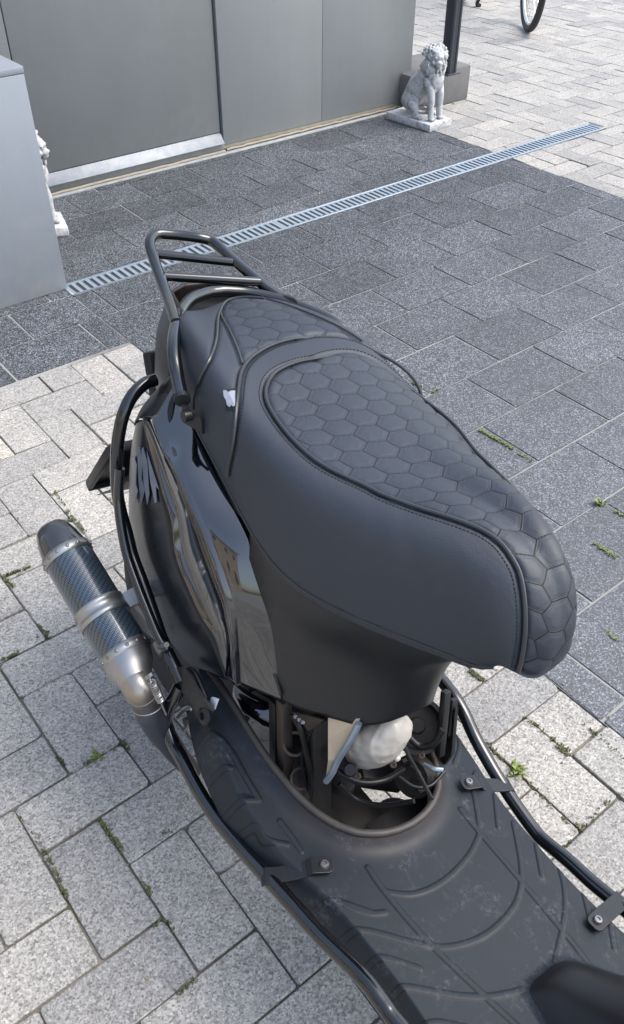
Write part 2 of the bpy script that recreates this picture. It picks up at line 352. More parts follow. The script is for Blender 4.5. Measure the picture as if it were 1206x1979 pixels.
MAT['spoke'] = simple('spoke_steel', (.6, .6, .58), .3, .8)

# ------------------------------------------------------------------ ground
MY, MX = .1009, .1018; Y0, X0 = .0741, -.78
XB, YB, YR, XW = X0 - 13 * MX, Y0 + 9 * MY, 3.11, -3.345
GX0, GX1, GY0, GY1 = -7.2, 1.4, -1.8, 8.6
DRX0, DRX1, DRY0, DRY1 = -2.583, -2.488, .985, 3.79
def clip(r, q):
    a = (max(r[0], q[0]), min(r[1], q[1]), max(r[2], q[2]), min(r[3], q[3])); return a if a[1] - a[0] > .02 and a[3] - a[2] > .02 else None
def subtract(r, q):
    c = clip(r, q)
    if not c: return [r]
    out = []
    if r[0] < c[0] - .015: out.append((r[0], c[0], r[2], r[3]))
    if r[1] > c[1] + .015: out.append((c[1], r[1], r[2], r[3]))
    if r[2] < c[2] - .015: out.append((c[0], c[1], r[2], c[2]))
    if r[3] > c[3] + .015: out.append((c[0], c[1], c[3], r[3]))
    return out
def tile_mesh(name, rects, mat, gap, cham, corner, zj, tonef, wob, tilt=.005):
    V = []; F = []; tone = []
    for (x0, x1, y0, y1) in rects:
        cx, cy = (x0 + x1) / 2, (y0 + y1) / 2; hx, hy = (x1 - x0) / 2 - gap / 2, (y1 - y0) / 2 - gap / 2
        an = random.gauss(0, wob); ox, oy, oz = random.gauss(0, zj * .7), random.gauss(0, zj * .7), random.gauss(0, zj); tx, ty = random.gauss(0, tilt), random.gauss(0, tilt)
        ca, sa = math.cos(an), math.sin(an); b = len(V); kc = random.uniform(.7, 1.3) if random.random() > .2 else random.uniform(1.5, 2.6)
        for hx_, hy_, z in ((hx - cham, hy - cham, 0), (hx - cham * .3, hy - cham * .3, -cham * .35), (hx, hy, -cham * 1.2), (hx, hy, -.03)):
            k = corner * kc
            for (sx, sy, dx, dy) in ((1, 1, 0, -k), (1, 1, -k, 0), (-1, 1, k, 0), (-1, 1, 0, -k), (-1, -1, 0, k), (-1, -1, k, 0), (1, -1, -k, 0), (1, -1, 0, k)):
                jx = random.gauss(0, .0006) if z else 0
                px, py = sx * hx_ + dx + jx, sy * hy_ + dy + jx
                V.append((cx + ox + px * ca - py * sa, cy + oy + px * sa + py * ca, oz + z + px * tx + py * ty))
        F.append(tuple(range(b, b + 8)))
        for q in range(3):
            for k in range(8): F.append((b + q * 8 + k, b + q * 8 + 8 + k, b + q * 8 + 8 + (k + 1) % 8, b + q * 8 + (k + 1) % 8))
        tone += [tonef()] * 32
    o = mesh(name, V, F, mat); a = o.data.attributes.new('tone', 'FLOAT', 'POINT'); a.data.foreach_set('value', tone)
    for p in o.data.polygons: p.use_smooth = False
    return tag(o, kind='structure')
light_regions = [(XB, GX1, GY0, YB), (GX0, GX1, YR, GY1), (GX0, XW - .02, GY0, YR)]
drain_rect = (DRX0 - .006, DRX1 + .006, DRY0 - .004, DRY1 + .005)
def herring():
    out = []
    for i in range(int((GY0 - Y0) / MY) - 2, int((GY1 - Y0) / MY) + 2):
        for j in range(int((GX0 - X0) / MX) - 2, int((GX1 - X0) / MX) + 2):
            d = (i - j - 1) % 4
            y, x = Y0 + i * MY, X0 + j * MX
            if d == 0: r = (x, x + MX, y, y + 2 * MY)
            elif d == 3: r = (x, x + 2 * MX, y, y + MY)
            else: continue
            out.append(r)
    return out
rects = []
for r in herring():
    for q in light_regions:
        c = clip(r, q)
        if c: rects += subtract(c, drain_rect)
tile_mesh('light_paving', rects, MAT['paver'], .0034, .0022, .0032, .0010, lambda: min(.85, max(0, random.betavariate(3, 3))) if random.random() > .018 else random.uniform(.86, .93), .004)
SX, SY = .1925, .2855; drects = []
for r in range(-12, 14):
    x0 = -1.345 + r * SX; off = (.065 if r % 2 else .202) + (.0 if x0 > -2.1 else -.01)
    for k in range(-8, 14):
        y0 = off + k * SY - SY * 0
        for q in ((XW, XB, GY0, YB), (XW, GX1, YB, YR)):
            c = clip((x0, x0 + SX, y0, y0 + SY), q)
            if c: drects += subtract(c, drain_rect)
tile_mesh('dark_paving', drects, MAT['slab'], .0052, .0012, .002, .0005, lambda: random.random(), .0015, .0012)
def sheet(name, x0, x1, y0, y1, z, mat):
    return tag(mesh(name, [(x0, y0, z), (x1, y0, z), (x1, y1, z), (x0, y1, z)], [(0, 1, 2, 3)], mat), kind='structure')
sheet('ground', -60, 60, -60, 60, -.0065, MAT['joint'])
for k, (a, b, c, d) in enumerate(((XW, XB, GY0, YB), (XW, GX1, YB, YR))):
    for q in subtract((a, b, c, d), drain_rect): sheet('joint_sand', *q, -.0028, MAT['joint_pale'])
t = NT('yard_concrete'); t.col(t.mix(t.noise(6, 5), (.28, .28, .27), (.36, .36, .35))); t.rough(.9)
for (a, b, c, d) in ((GX1, 60, -60, 60), (-60, GX0, -60, 60), (GX0, GX1, -60, GY0), (GX0, GX1, GY1, 60)):
    sheet('yard', a, b, c, d, -.004, t.m)

# drain
dr = tag(empty('drain_channel', (0, 0, 0)), 'long narrow galvanised drain channel with slotted grate crossing the dark paving', 'drain')
mb = MB(); mb.box(((DRX0 + DRX1) / 2, (DRY0 + DRY1) / 2, -.0058), ((DRX1 - DRX0) / 2, (DRY1 - DRY0) / 2, .0003)); mb.build('channel', MAT['dark_hole'], dr)
mb = MB()
for x in (DRX0 + .003, DRX1 - .003): mb.box((x, (DRY0 + DRY1) / 2, -.001), (.003, (DRY1 - DRY0) / 2, .003))
for y in (DRY0, DRY1): mb.box(((DRX0 + DRX1) / 2, y, -.0012), ((DRX1 - DRX0) / 2 - .0065, .003, .003))
mb.build('frame', MAT['zinc'], dr)
yy = DRY0 + .004; seg = [1.86, 2.83, DRY1 - .004]; prev = yy
for e in seg:
    mb = MB(); xs = (DRX0 + .0075, DRX1 - .0075)
    for x in xs: mb.box((x, (prev + e) / 2, -.0022), (.0045, (e - prev) / 2 - .0015, .0028))
    n = int((e - prev) / .0262)
    for k in range(n + 1):
        y = prev + .006 + (e - prev - .012) * k / n
        mb.box(((DRX0 + DRX1) / 2, y, -.0027), ((DRX1 - DRX0) / 2 - .0125, .0064, .0026))
    mb.build('grate', MAT['zinc'], dr, smooth=False); prev = e

# ------------------------------------------------------------------ weeds
def blades(mb, x, y, n, r, h, wd=.0022, spread=1.0):
    for _ in range(n):
        a = random.uniform(0, 6.283); q = r * math.sqrt(random.random()); bx, by = x + q * math.cos(a), y + q * math.sin(a)
        b = random.uniform(0, 6.283); hh = h * random.uniform(.5, 1.2); ln = hh * random.uniform(.4, 1.3) * spread
        dx, dy = math.cos(b), math.sin(b); px, py = -dy * wd, dx * wd
        mb.add([(bx - px * .4, by - py * .4, -.004), (bx + px * .4, by + py * .4, -.004), (bx + dx * ln * .5 + px, by + dy * ln * .5 + py, hh * .8), (bx + dx * ln * .5 - px, by + dy * ln * .5 - py, hh * .8), (bx + dx * ln, by + dy * ln, hh)], [(0, 1, 2, 3), (3, 2, 4)])
def gw(px, py): p = W(px, py, 2, 0); return p[0], p[1]
mossm = MB()
def strip(a, b, dens, h=.0045, r=.003, mbx=None):
    a, b = gw(*a), gw(*b); d = math.hypot(b[0] - a[0], b[1] - a[1]); n = max(1, int(d * dens))
    for k in range(n):
        t_ = random.random(); blades(mbx or mossm, a[0] + (b[0] - a[0]) * t_, a[1] + (b[1] - a[1]) * t_, 3, r, h, .0016)
for a, b, dn in (((193, 1585), (240, 1648), 900), ((85, 1640), (137, 1748), 500), ((37, 1579), (85, 1640), 120), ((0, 1278), (40, 1262), 900), ((75, 1208), (95, 1235), 500), ((5, 1115), (60, 1095), 800), ((10, 1120), (25, 1135), 900),
                 ((130, 990), (165, 1030), 700), ((105, 950), (135, 990), 200), ((110, 1465), (128, 1480), 600), ((155, 1485), (232, 1442), 260), ((230, 1430), (250, 1450), 700), ((150, 1005), (110, 1010), 400),
                 ((275, 1700), (292, 1730), 600), ((318, 1773), (300, 1790), 300), ((318, 1773), (345, 1820), 180), ((385, 1885), (340, 1925), 500), ((315, 1612), (335, 1604), 500), ((1012, 1384), (1098, 1452), 380), ((1075, 1440), (1098, 1462), 900),
                 ((905, 1295), (935, 1318), 900), ((1112, 1595), (1125, 1605), 900), ((1018, 1512), (1100, 1595), 260), ((1120, 1390), (1206, 1470), 200), ((945, 1440), (975, 1475), 380), ((60, 1240), (95, 1220), 200), ((1090, 1640), (1178, 1545), 160)):
    strip(a, b, dn * .8)
tag(mossm.build('moss', MAT['moss'], smooth=False), 'green moss and tiny weeds growing in the joints between pavers', 'moss', kind='stuff')
gm = MB()
for a, b, dn in (((795, 740), (815, 748), 1300), ((835, 760), (850, 752), 400), ((925, 832), (990, 868), 1100), ((1000, 875), (1030, 893), 400), ((965, 922), (982, 930), 500), ((1190, 990), (1206, 1000), 900), ((1145, 1050), (1190, 1080), 900), ((1170, 1220), (1195, 1240), 400)):
    strip(a, b, dn * .6, .006, .0035, gm)
tag(gm.build('slab_joint_grass', MAT['grass'], smooth=False), 'bright green grass growing in the joints of the dark slabs', 'grass', kind='stuff')
for (px, py, n, r, h, lab) in ((995, 1492, 34, .009, .013, 'leafy green weed beside the far black foot rail, largest of the weeds'),
                               (1158, 975, 18, .007, .012, 'small green weed at the corner of a dark slab near the right edge'),
                               (187, 1466, 16, .006, .011, 'small green weed in the paver joint left of the exhaust elbow')):
    g1 = MB(); x, y = gw(px, py); blades(g1, x, y, n, r, h, .0035, 1.2); o = g1.build('weed', MAT['grass'], smooth=False)
    tag(o, lab, 'weed')

gt = MB(); gr_ = random.Random(11)
for _ in range(420):
    q = gr_.random()
    if q < .5: X_ = X0 + gr_.randint(-12, 8) * MX + gr_.gauss(0, .004); Y_ = gr_.uniform(-.2, 1.0)
    elif q < .8: X_ = gr_.uniform(-2.1, -.1); Y_ = Y0 + gr_.randint(-2, 9) * MY + gr_.gauss(0, .004)
    else: X_, Y_ = gr_.uniform(-2.5, -.3), gr_.uniform(-.2, 2.4)
    s = gr_.uniform(.0007, .0022); gt.box((X_, Y_, .001 + s * .4), (s, s * gr_.uniform(.6, 1.3), s * .6), [(math.cos(q * 40), math.sin(q * 40), .2), (-math.sin(q * 40), math.cos(q * 40), 0), (-.2, 0, 1)])
tag(gt.build('grit', simple('grit_stone', (.20, .17, .13), .9, var=.6, vscale=200), smooth=False), 'scattered sand grains and tiny stones lying on the pavers and in the joints', 'grit', kind='stuff')
# ------------------------------------------------------------------ pillar, shed, post
def bevbox(name, lo, hi, mat, parent=None, bev=.004):
    mb = MB(); lo, hi = np.array(lo, float), np.array(hi, float); mb.box((lo + hi) / 2, (hi - lo) / 2); return mb.build(name, mat, parent, bevel=bev)
pil = tag(empty('pillar', (-2.54, .5, 0)), 'low square pillar clad in pale grey-blue sheet metal at the left edge', 'pillar')
def under(o, p):
    o.parent = p; o.matrix_parent_inverse = Matrix.Translation(p.location).inverted(); return o
under(bevbox('pillar_body', (-3.1, -.4, 0), (-2.545, .992, .655), MAT['pillar']), pil)
under(bevbox('pillar_cap', (-3.1005, -.4005, .6553), (-2.5443, .9925, .674), MAT['pillar'], bev=.002), pil)
shed = tag(empty('metal_shed', (-3.6, 1.5, 0)), 'grey metal clad shed wall with a flush door behind the dark paving', 'shed')
XS = -3.335
def sp(name, lo, hi, mat, bev=.003): return under(bevbox(name, lo, hi, mat, bev=bev), shed)
sp('wall_panel', (XS - .9, 2.152, .03), (XS, 2.715, 2.4), MAT['shed'])
sp('wall_panel', (XS - .9, 2.7165, .03), (XS - .0004, 3.29, 2.4), MAT['shed'], .0015)
sp('wall_panel', (XS - .9, -1.5, .03), (XS, 1.262, 2.4), MAT['door'])
dpan = sp('door', (XS - .3, 1.270, .085), (XS - .012, 2.144, 2.4), MAT['door'])
tr = MB(); tr.prism([(XS + .022, 1.268, .045), (XS - .012, 1.268, .083), (XS - .05, 1.268, .083), (XS - .05, 1.268, .045)], (0, .876, 0)); under(tr.build('door_sill', MAT['sill'], bevel=.0015), shed)
sp('plinth', (XS - .3, 1.264, .012), (XS + .004, 2.15, .043), MAT['door'], .001)
sp('base_trim', (XS - .3, 2.152, .012), (XS - .004, 3.288, .029), MAT['foam'], .001)
fm = MB()
fm.tube([(XS + .010, y, .009 + random.gauss(0, .0008)) for y in np.linspace(1.0, 2.15, 40)], .0055, 8, smooth=False)
fm.tube([(XS + .008, y, .012 + random.gauss(0, .001)) for y in np.linspace(2.16, 3.28, 40)], .0045, 8, smooth=False)
under(fm.build('sealant_bead', MAT['foam']), shed)
sp('base_strip', (XS + .0005, 1.0, -.004), (XS + .032, 3.16, .004), MAT['white_strip'], .001)
g1 = W(907, 188, 2, 0); g2 = (-3.585, 3.22)
pb = tag(empty('post', (-3.4, 3.42, 0)), 'dark square steel post standing on a grey concrete block behind the lion statue', 'post')
zt = .165
bx = MB(); bx.box((-3.40, 3.42, zt / 2), (.165, .20, zt / 2)); under(bx.build('concrete_block', MAT['concrete'], bevel=.008), pb)
pc = W(866, 142, 2, zt)
px_ = MB(); px_.box((pc[0], pc[1], 1.4), (.027, .030, 1.4 - zt)); 
for s_ in (-1, 1): px_.box((pc[0] + .0275, pc[1] + s_ * .019, 1.4), (.003, .007, 1.4 - zt - .001))
under(px_.build('steel_post', MAT['post'], bevel=.003), pb)
ft = MB(); ft.box((pc[0], pc[1], zt + .004), (.042, .045, .004)); under(ft.build('foot_plate', MAT['post'], bevel=.002), pb)

# ------------------------------------------------------------------ lions
def ell(bm, c, r, rot=(0, 0, 0), sub=2):
    from mathutils import Euler
    bmesh.ops.create_icosphere(bm, subdivisions=sub, radius=1.0, matrix=Matrix.Translation(c) @ Euler(rot).to_matrix().to_4x4() @ Matrix.Diagonal((*r, 1)))
def capsule(bm, pts, rr, n=10):
    t_ = MB().tube(pts, rr, n, smooth=True, sub=5); vs = [bm.verts.new(v) for v in t_.v]
    for f in t_.f:
        try: bm.faces.new([vs[i] for i in f])
        except ValueError: pass
    ell(bm, pts[0], (rr[0],) * 3, sub=1); ell(bm, pts[-1], (rr[-1],) * 3, sub=1)
def lion_mesh():
    bm = bmesh.new(); rs = random.Random(3)
    capsule(bm, [(-.085, 0, .075), (-.055, 0, .125), (-.01, 0, .175), (.02, 0, .215)], [.056, .060, .052, .042])     # torso rising
    ell(bm, (.025, 0, .165), (.042, .047, .06))                                                                     # chest
    for s in (-1, 1):
        ell(bm, (-.075, s * .040, .068), (.052, .028, .048), (0, -.3, 0))                                            # haunch
        capsule(bm, [(-.05, s * .052, .06), (-.02, s * .055, .032), (-.035, s * .055, .012), (.0, s * .055, .010)], [.024, .016, .012, .012])
        for k in range(3): ell(bm, (.012, s * .055 + (k - 1) * .0085, .008), (.010, .005, .008), sub=1)
        capsule(bm, [(.025, s * .034, .17), (.048, s * .032, .11), (.052, s * .031, .055), (.055, s * .031, .012)], [.024, .019, .0155, .015])
        for k in range(4): ell(bm, (.070, s * .031 + (k - 1.5) * .0085, .009), (.012, .0052, .0085), sub=1)
        ell(bm, (.042, s * .034, .298), (.008, .010, .011), sub=1)                                                   # ear
    from mathutils import Euler
    HR = Matrix.Translation((.03, 0, .26)) @ Euler((0, .12, -.55)).to_matrix().to_4x4() @ Matrix.Translation((-.03, 0, -.26))
    def hell(c, r_, rot=(0, 0, 0), sub=2):
        bmesh.ops.create_icosphere(bm, subdivisions=sub, radius=1.0, matrix=HR @ Matrix.Translation(c) @ Euler(rot).to_matrix().to_4x4() @ Matrix.Diagonal((*r_, 1)))
    ell(bm, (.018, 0, .225), (.052, .058, .056)); ell(bm, (.034, 0, .175), (.042, .050, .060))
    hell((.036, 0, .268), (.036, .044, .046)); hell((.056, 0, .272), (.028, .030, .033)); hell((.076, 0, .258), (.022, .017, .015)); hell((.080, 0, .246), (.016, .014, .010)); hell((.094, 0, .263), (.007, .010, .006), sub=1)
    hell((.074, 0, .284), (.012, .012, .012)); hell((.080, 0, .240), (.011, .010, .009))
    for s in (-1, 1):
        hell((.077, s * .015, .281), (.007, .009, .004), sub=1); hell((.079, s * .014, .274), (.004, .005, .0035), sub=1); hell((.070, s * .022, .256), (.012, .010, .014)); hell((.040, s * .036, .306), (.008, .010, .011), sub=1)
        hell((.086, s * .009, .256), (.010, .008, .008), sub=1)
    for ring in range(5):
        for k in range(18):
            a = math.pi * 2 * (k + .5 * ring) / 18; rad = .041 + .0065 * min(ring, 3)
            cx = .052 - ring * .012; cy = rad * 1.02 * math.sin(a); cz = .266 + rad * (1.02 if math.cos(a) < .2 else .86) * math.cos(a)
            if math.cos(a) < 0: cz -= .010 + .006 * ring
            tilt_ = -a * .0 + (math.pi - a if a < math.pi else math.pi - a) * .75
            if math.cos(a) > -.1: hell((cx + rs.gauss(0, .002), cy * .93, .266 + (cz - .266) * .95), (.0085, .0085, .0095), (0, 0, 0), sub=1)
            else: hell((cx + rs.gauss(0, .0015), cy, cz), (.0065, .0058, rs.uniform(.012, .017)), (tilt_ * -.3, rs.gauss(0, .2), 0), sub=1)
    for k in range(60):
        a = rs.uniform(-1.9, 1.9); z = rs.uniform(.115, .235); rr2 = .054 * (1 - .35 * (.235 - z) / .12)
        ell(bm, (.024 + rr2 * math.cos(a) * .95, rr2 * math.sin(a), z), (.0065, .0065, rs.uniform(.014, .021)), (rs.gauss(0, .18), rs.gauss(0, .15), 0), sub=1)
    capsule(bm, [(-.125, .01, .03), (-.13, .05, .014), (-.09, .075, .010), (-.04, .072, .010)], [.012, .009, .008, .008]); ell(bm, (-.03, .070, .012), (.016, .012, .010), sub=1)
    me = bpy.data.meshes.new('lion_body'); bm.to_mesh(me); bm.free(); return me
def make_lion():
    root = empty('lion_statue')
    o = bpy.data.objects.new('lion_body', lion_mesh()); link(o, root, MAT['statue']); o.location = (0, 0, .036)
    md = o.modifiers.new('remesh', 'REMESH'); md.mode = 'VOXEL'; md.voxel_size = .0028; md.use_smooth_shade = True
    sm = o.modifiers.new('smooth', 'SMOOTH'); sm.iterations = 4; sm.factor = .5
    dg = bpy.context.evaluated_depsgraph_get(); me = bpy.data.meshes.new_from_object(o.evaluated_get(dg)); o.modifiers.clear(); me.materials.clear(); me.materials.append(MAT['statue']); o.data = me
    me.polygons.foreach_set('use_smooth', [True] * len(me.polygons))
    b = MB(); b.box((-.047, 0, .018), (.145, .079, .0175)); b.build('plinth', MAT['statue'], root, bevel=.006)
    return root
lion = make_lion(); lp = W(828, 257, 2, 0); lp2 = W(866, 243, 2, 0)
lion.location = (lp[0] - .100, (lp[1] + lp2[1]) / 2, 0); lion.rotation_euler.z = R(4)
tag(lion, 'grey painted seated lion statue on a plinth beside the post, fully visible', 'statue', 'lion statues beside the shed door')
def copy_tree(o, parent=None):
    c = o.copy(); COL.objects.link(c); c.parent = parent
    for ch in o.children: copy_tree(ch, c)
    return c
lion2 = copy_tree(lion); lion2.location = (-3.035, 1.118, 0); lion2.rotation_euler.z = R(74)
tag(lion2, 'grey lion statue mostly hidden behind the pillar, only muzzle and paw showing', 'statue', 'lion statues beside the shed door')

# ------------------------------------------------------------------ bicycle
bp = W(1018, 61, 2, 0); bdir = Vector((-.93, .37, 0)).normalized()
bike = empty('bicycle', (bp[0], bp[1], 0), math.atan2(bdir.y, bdir.x)); tag(bike, 'parked bicycle at the top edge, only its front tyre and stand showing', 'bicycle')
def wheel(x, nm='wheel'):
    o = empty(nm, (x, 0, .345), 0, bike); rm = MB(); n = 48
    def ring(R0, r0, mat, name):
        V = []; m_ = 12
        for i in range(n):
            a = 2 * math.pi * i / n
            for k in range(m_):
                b = 2 * math.pi * k / m_; q = R0 + r0 * math.cos(b); V.append((q * math.cos(a), r0 * math.sin(b), q * math.sin(a)))
        F = [(i * m_ + k, ((i + 1) % n) * m_ + k, ((i + 1) % n) * m_ + (k + 1) % m_, i * m_ + (k + 1) % m_) for i in range(n) for k in range(m_)]
        return mesh(name, V, F, mat, o, smooth=True)
    ring(.322, .022, MAT['tyre'], 'tyre'); ring(.298, .011, MAT['spoke'], 'rim')
    sp_ = MB()
    for k in range(28):
        a = 2 * math.pi * k / 28; sp_.cyl((.02 * math.cos(a + .8), (-1) ** k * .02, .02 * math.sin(a + .8)), (.295 * math.cos(a), 0, .295 * math.sin(a)), .0013, n=5)
    sp_.cyl((0, -.03, 0), (0, .03, 0), .018, n=12); sp_.build('spokes', MAT['spoke'], o)
    return o
wf = wheel(0); wheel(1.06)
wf.rotation_euler.z = R(-17)
fb = MB(); Zh = .345
for s in (-1, 1): fb.tube([(0, s * .045, Zh), (.03, s * .045, .55), (.075, s * .02, .74)], .011, 8)
fb.tube([(.075, 0, .72), (.11, 0, .93)], .017, 10, smooth=False); fb.tube([(.10, 0, .88), (.62, 0, .84)], .015, 10, smooth=False)
fb.tube([(.085, 0, .76), (.55, 0, .29)], .018, 10, smooth=False); fb.tube([(.55, 0, .28), (.64, 0, .90)], .015, 10, smooth=False)
for s in (-1, 1): fb.tube([(1.06, s * .05, Zh), (.64, s * .012, .80)], .008, 8, smooth=False); fb.tube([(1.06, s * .05, Zh), (.56, s * .012, .28)], .009, 8, smooth=False)
fb.build('frame', MAT['post'], bike)
hb = MB(); hb.tube([(.16, -.30, 1.02), (.10, -.22, 1.04), (.12, 0, 1.0), (.10, .22, 1.04), (.16, .30, 1.02)], .012, 8); hb.tube([(.11, 0, .93), (.12, 0, 1.0)], .013, 8, smooth=False); hb.build('handlebar', MAT['steel'], bike)
sb = MB(); sb.tube([(.54, 0, .95), (.62, 0, .96), (.72, 0, .965), (.76, 0, .96)], [.02, .035, .07, .06], 14, flat=.4, up=(0, 0, 1)); sb.build('saddle', MAT['matte'], bike)
ks = Matrix.Rotation(-bike.rotation_euler.z, 3, 'Z') @ (Vector(W(926, 15, 2, 0.0)) - bike.location)
kb = MB(); kb.tube([(ks.x, ks.y, .012), (ks.x + .03, ks.y * .75, .03), (ks.x - .1, ks.y * .45, .15), (.60, 0, .27)], [.016, .013, .010, .010], 8); kb.build('kickstand', MAT['tyre'], bike)

# ------------------------------------------------------------------ surroundings out of frame that the glossy paint mirrors
hs_ = tag(empty('neighbour_house', (-3, -11, 0)), 'cream rendered house with a tiled roof across the yard behind the viewer', 'house')
b1 = MB(); b1.box((-3, -13, 2.9), (9, 4, 2.9)); under(b1.build('wall', simple('cream_render', (.42, .34, .25), .9, var=.12, vscale=3), smooth=False), hs_)
b1 = MB(); b1.prism([(-12.4, -8.6, 5.81), (6.4, -8.6, 5.81), (6.4, -13, 8.2), (-12.4, -13, 8.2)], (0, 0, .15)); under(b1.build('roof', simple('clay_tiles', (.20, .09, .06), .85, var=.3, vscale=8), smooth=False), hs_)
for xw in (-10, -7, -4, -1, 2, 4.6):
    for zw in (1.5, 4.3):
        b1 = MB(); b1.box((xw, -8.985, zw), (.6, .03, .7)); fo = under(b1.build('window', simple('white_frame', (.7, .7, .7), .5) if xw == -10 and zw == 1.5 else bpy.data.materials['white_frame'], smooth=False), hs_)
        b1 = MB(); b1.box((xw, -8.95, zw), (.52, .01, .62)); go = b1.build('pane', MAT['gloss'], fo, smooth=False); go.matrix_parent_inverse = Matrix.Translation(hs_.location).inverted() @ Matrix.Translation((0, 0, 0)); go.matrix_parent_inverse = (fo.matrix_parent_inverse @ Matrix()).inverted() if False else Matrix()

# ================================================================== SCOOTER
sc = tag(empty('scooter'), 'black motor scooter with quilted seat and carbon exhaust parked across the pavers', 'scooter')
sc.matrix_world = Matrix.Translation(ORG) @ Matrix(A.tolist()).to_4x4()
def fastgrid(name, G, mat, parent, keep=None, attrs=None, flip=False):
    n, m = G.shape[:2]; F = gridfaces(n, m)
    if flip: F = F[:, ::-1]
    if keep is not None: F = F[keep.ravel()[F].all(1)]
    V = G.reshape(-1, 3); used = np.zeros(len(V), bool); used[F.ravel()] = True; idx = np.cumsum(used) - 1; V = V[used]; F = idx[F]
    me = bpy.data.meshes.new(name); me.vertices.add(len(V)); me.vertices.foreach_set('co', V.ravel().astype('f'))
    me.loops.add(F.size); me.loops.foreach_set('vertex_index', F.ravel().astype('i')); me.polygons.add(len(F))
    me.polygons.foreach_set('loop_start', (np.arange(len(F)) * 4).astype('i')); me.polygons.foreach_set('loop_total', np.full(len(F), 4, 'i'))
    me.polygons.foreach_set('use_smooth', np.ones(len(F), bool)); me.update(calc_edges=True); me.validate()
    for k, a in (attrs or {}).items():
        at = me.attributes.new(k, 'FLOAT', 'POINT'); at.data.foreach_set('value', a.ravel()[used].astype('f'))
    return link(bpy.data.objects.new(name, me), parent, mat)
CAML = A.T @ (CAMP - ORG)                                   # camera position in the scooter's frame
def bvh_of(G):
    n, m = G.shape[:2]; return BVHTree.FromPolygons([Vector(v) for v in G.reshape(-1, 3)], [tuple(map(int, f)) for f in gridfaces(n, m)])
def project(bvh, pts, sub=8, smooth=True):
    P = crom(pts, None, sub) if smooth else np.array(pts, float); out = []
    for p in P:
        d = Vector(A.T @ wray(*p)).normalized(); h = bvh.ray_cast(Vector(CAML), d)
        if h[0] is not None: out.append(np.array(h[0]))
    return np.array(out)
def smooth_line(P, it=2):
    P = P.copy()
    for _ in range(it): P[1:-1] = .25 * P[:-2] + .5 * P[1:-1] + .25 * P[2:]
    return P
def grid_normals(G):
    a = np.gradient(G, axis=0); b = np.gradient(G, axis=1); n = np.cross(a, b); return n / (np.linalg.norm(n, axis=2)[..., None] + 1e-12)

# ------------------------------------------------------------------ seat
CR = [(-.942, .70), (-.933, .748), (-.897, .773), (-.83, .782), (-.75, .778), (-.66, .766), (-.58, .757), (-.50, .753), (-.43, .757), (-.37, .758), (-.32, .744), (-.288, .71), (-.273, .675), (-.272, .642)]
PR = [(-.937, .05, .70), (-.926, .055, .743), (-.892, .07, .766), (-.83, .09, .773), (-.75, .105, .771), (-.66, .108, .752), (-.59, .105, .745), (-.51, .084, .743), (-.44, .066, .748), (-.385, .051, .750), (-.335, .040, .738), (-.303, .036, .71), (-.288, .035, .675), (-.283, .035, .643)]
MR = [(-.92, .075, .70), (-.905, .085, .735), (-.87, .105, .75), (-.81, .122, .75), (-.74, .136, .738), (-.66, .143, .718), (-.59, .145, .705), (-.525, .136, .695), (-.465, .118, .69), (-.415, .095, .69), (-.37, .073, .69), (-.335, .060, .68), (-.312, .052, .662), (-.300, .045, .645)]
ER = [(-.90, .08, .70), (-.875, .097, .703), (-.84, .110, .70), (-.785, .127, .685), (-.72, .136, .668), (-.655, .142, .65), (-.59, .146, .630), (-.535, .141, .614), (-.485, .127, .611), (-.44, .107, .612), (-.39, .081, .615), (-.35, .060, .619), (-.325, .050, .624), (-.308, .042, .634)]
def seat_grid(n, m):
    K = len(CR); q = np.linspace(0, K - 1, n)
    def rail(a): 
        a = np.array(a, float); 
        if a.shape[1] == 2: a = np.c_[a[:, 0], np.zeros(len(a)), a[:, 1]]
        return nspline(np.arange(K), a, q)
    c, p, mm, e = rail(CR), rail(PR), rail(MR), rail(ER); u = e.copy(); u[:, 1] *= .95; u[:, 2] -= .004
    mir = lambda a: a * np.array([1, -1, 1])
    mf = mm * np.array([1, .93, 1]) + np.array([0, 0, -.012]); ef = e * np.array([1, .97, 1]); uf = u.copy()
    stack = [mir(u), mir(e), mir(mm), mir(p), c, p, mf, ef, uf]; w_ = np.array([0, .10, .24, .46, 1.0, 1.54, 1.76, 1.90, 2.0])
    tq = np.linspace(0, 2, m); G = np.zeros((n, m, 3))
    for i in range(n): G[i] = nspline(w_, np.array([s_[i] for s_ in stack]), tq)
    return G
N_, M_ = 620, 360
G = seat_grid(N_, M_)
mid = M_ // 2
ds = np.linalg.norm(np.diff(G, axis=0), axis=2); Sarc = np.vstack([np.zeros(M_), np.cumsum(ds, 0)]); Sc = Sarc[:, mid][:, None] + 0 * Sarc
dt = np.linalg.norm(np.diff(G, axis=1), axis=2); Tarc = np.hstack([np.zeros((N_, 1)), np.cumsum(dt, 1)]); Tc = Tarc - (Tarc[:, mid - 1] + Tarc[:, mid])[:, None] / 2
Gs = G[::3, ::3]; bv = bvh_of(Gs)
from mathutils.kdtree import KDTree
kd = KDTree(G[::2, ::2].reshape(-1, 3).shape[0])
for i, v in enumerate(G[::2, ::2].reshape(-1, 3)): kd.insert(v, i)
kd.balance(); Sq, Tq = Sc[::2, ::2].ravel(), Tc[::2, ::2].ravel()
def to_st(P):
    out = []
    for p in P:
        r = kd.find_n(Vector(p), 4); w_ = np.array([1 / (d[2] + 1e-5) for d in r]); w_ /= w_.sum(); out.append((sum(w_ * [Sq[d[1]] for d in r]), sum(w_ * [Tq[d[1]] for d in r])))
    return np.array(out)
mirr = lambda P: P * np.array([1, -1, 1])
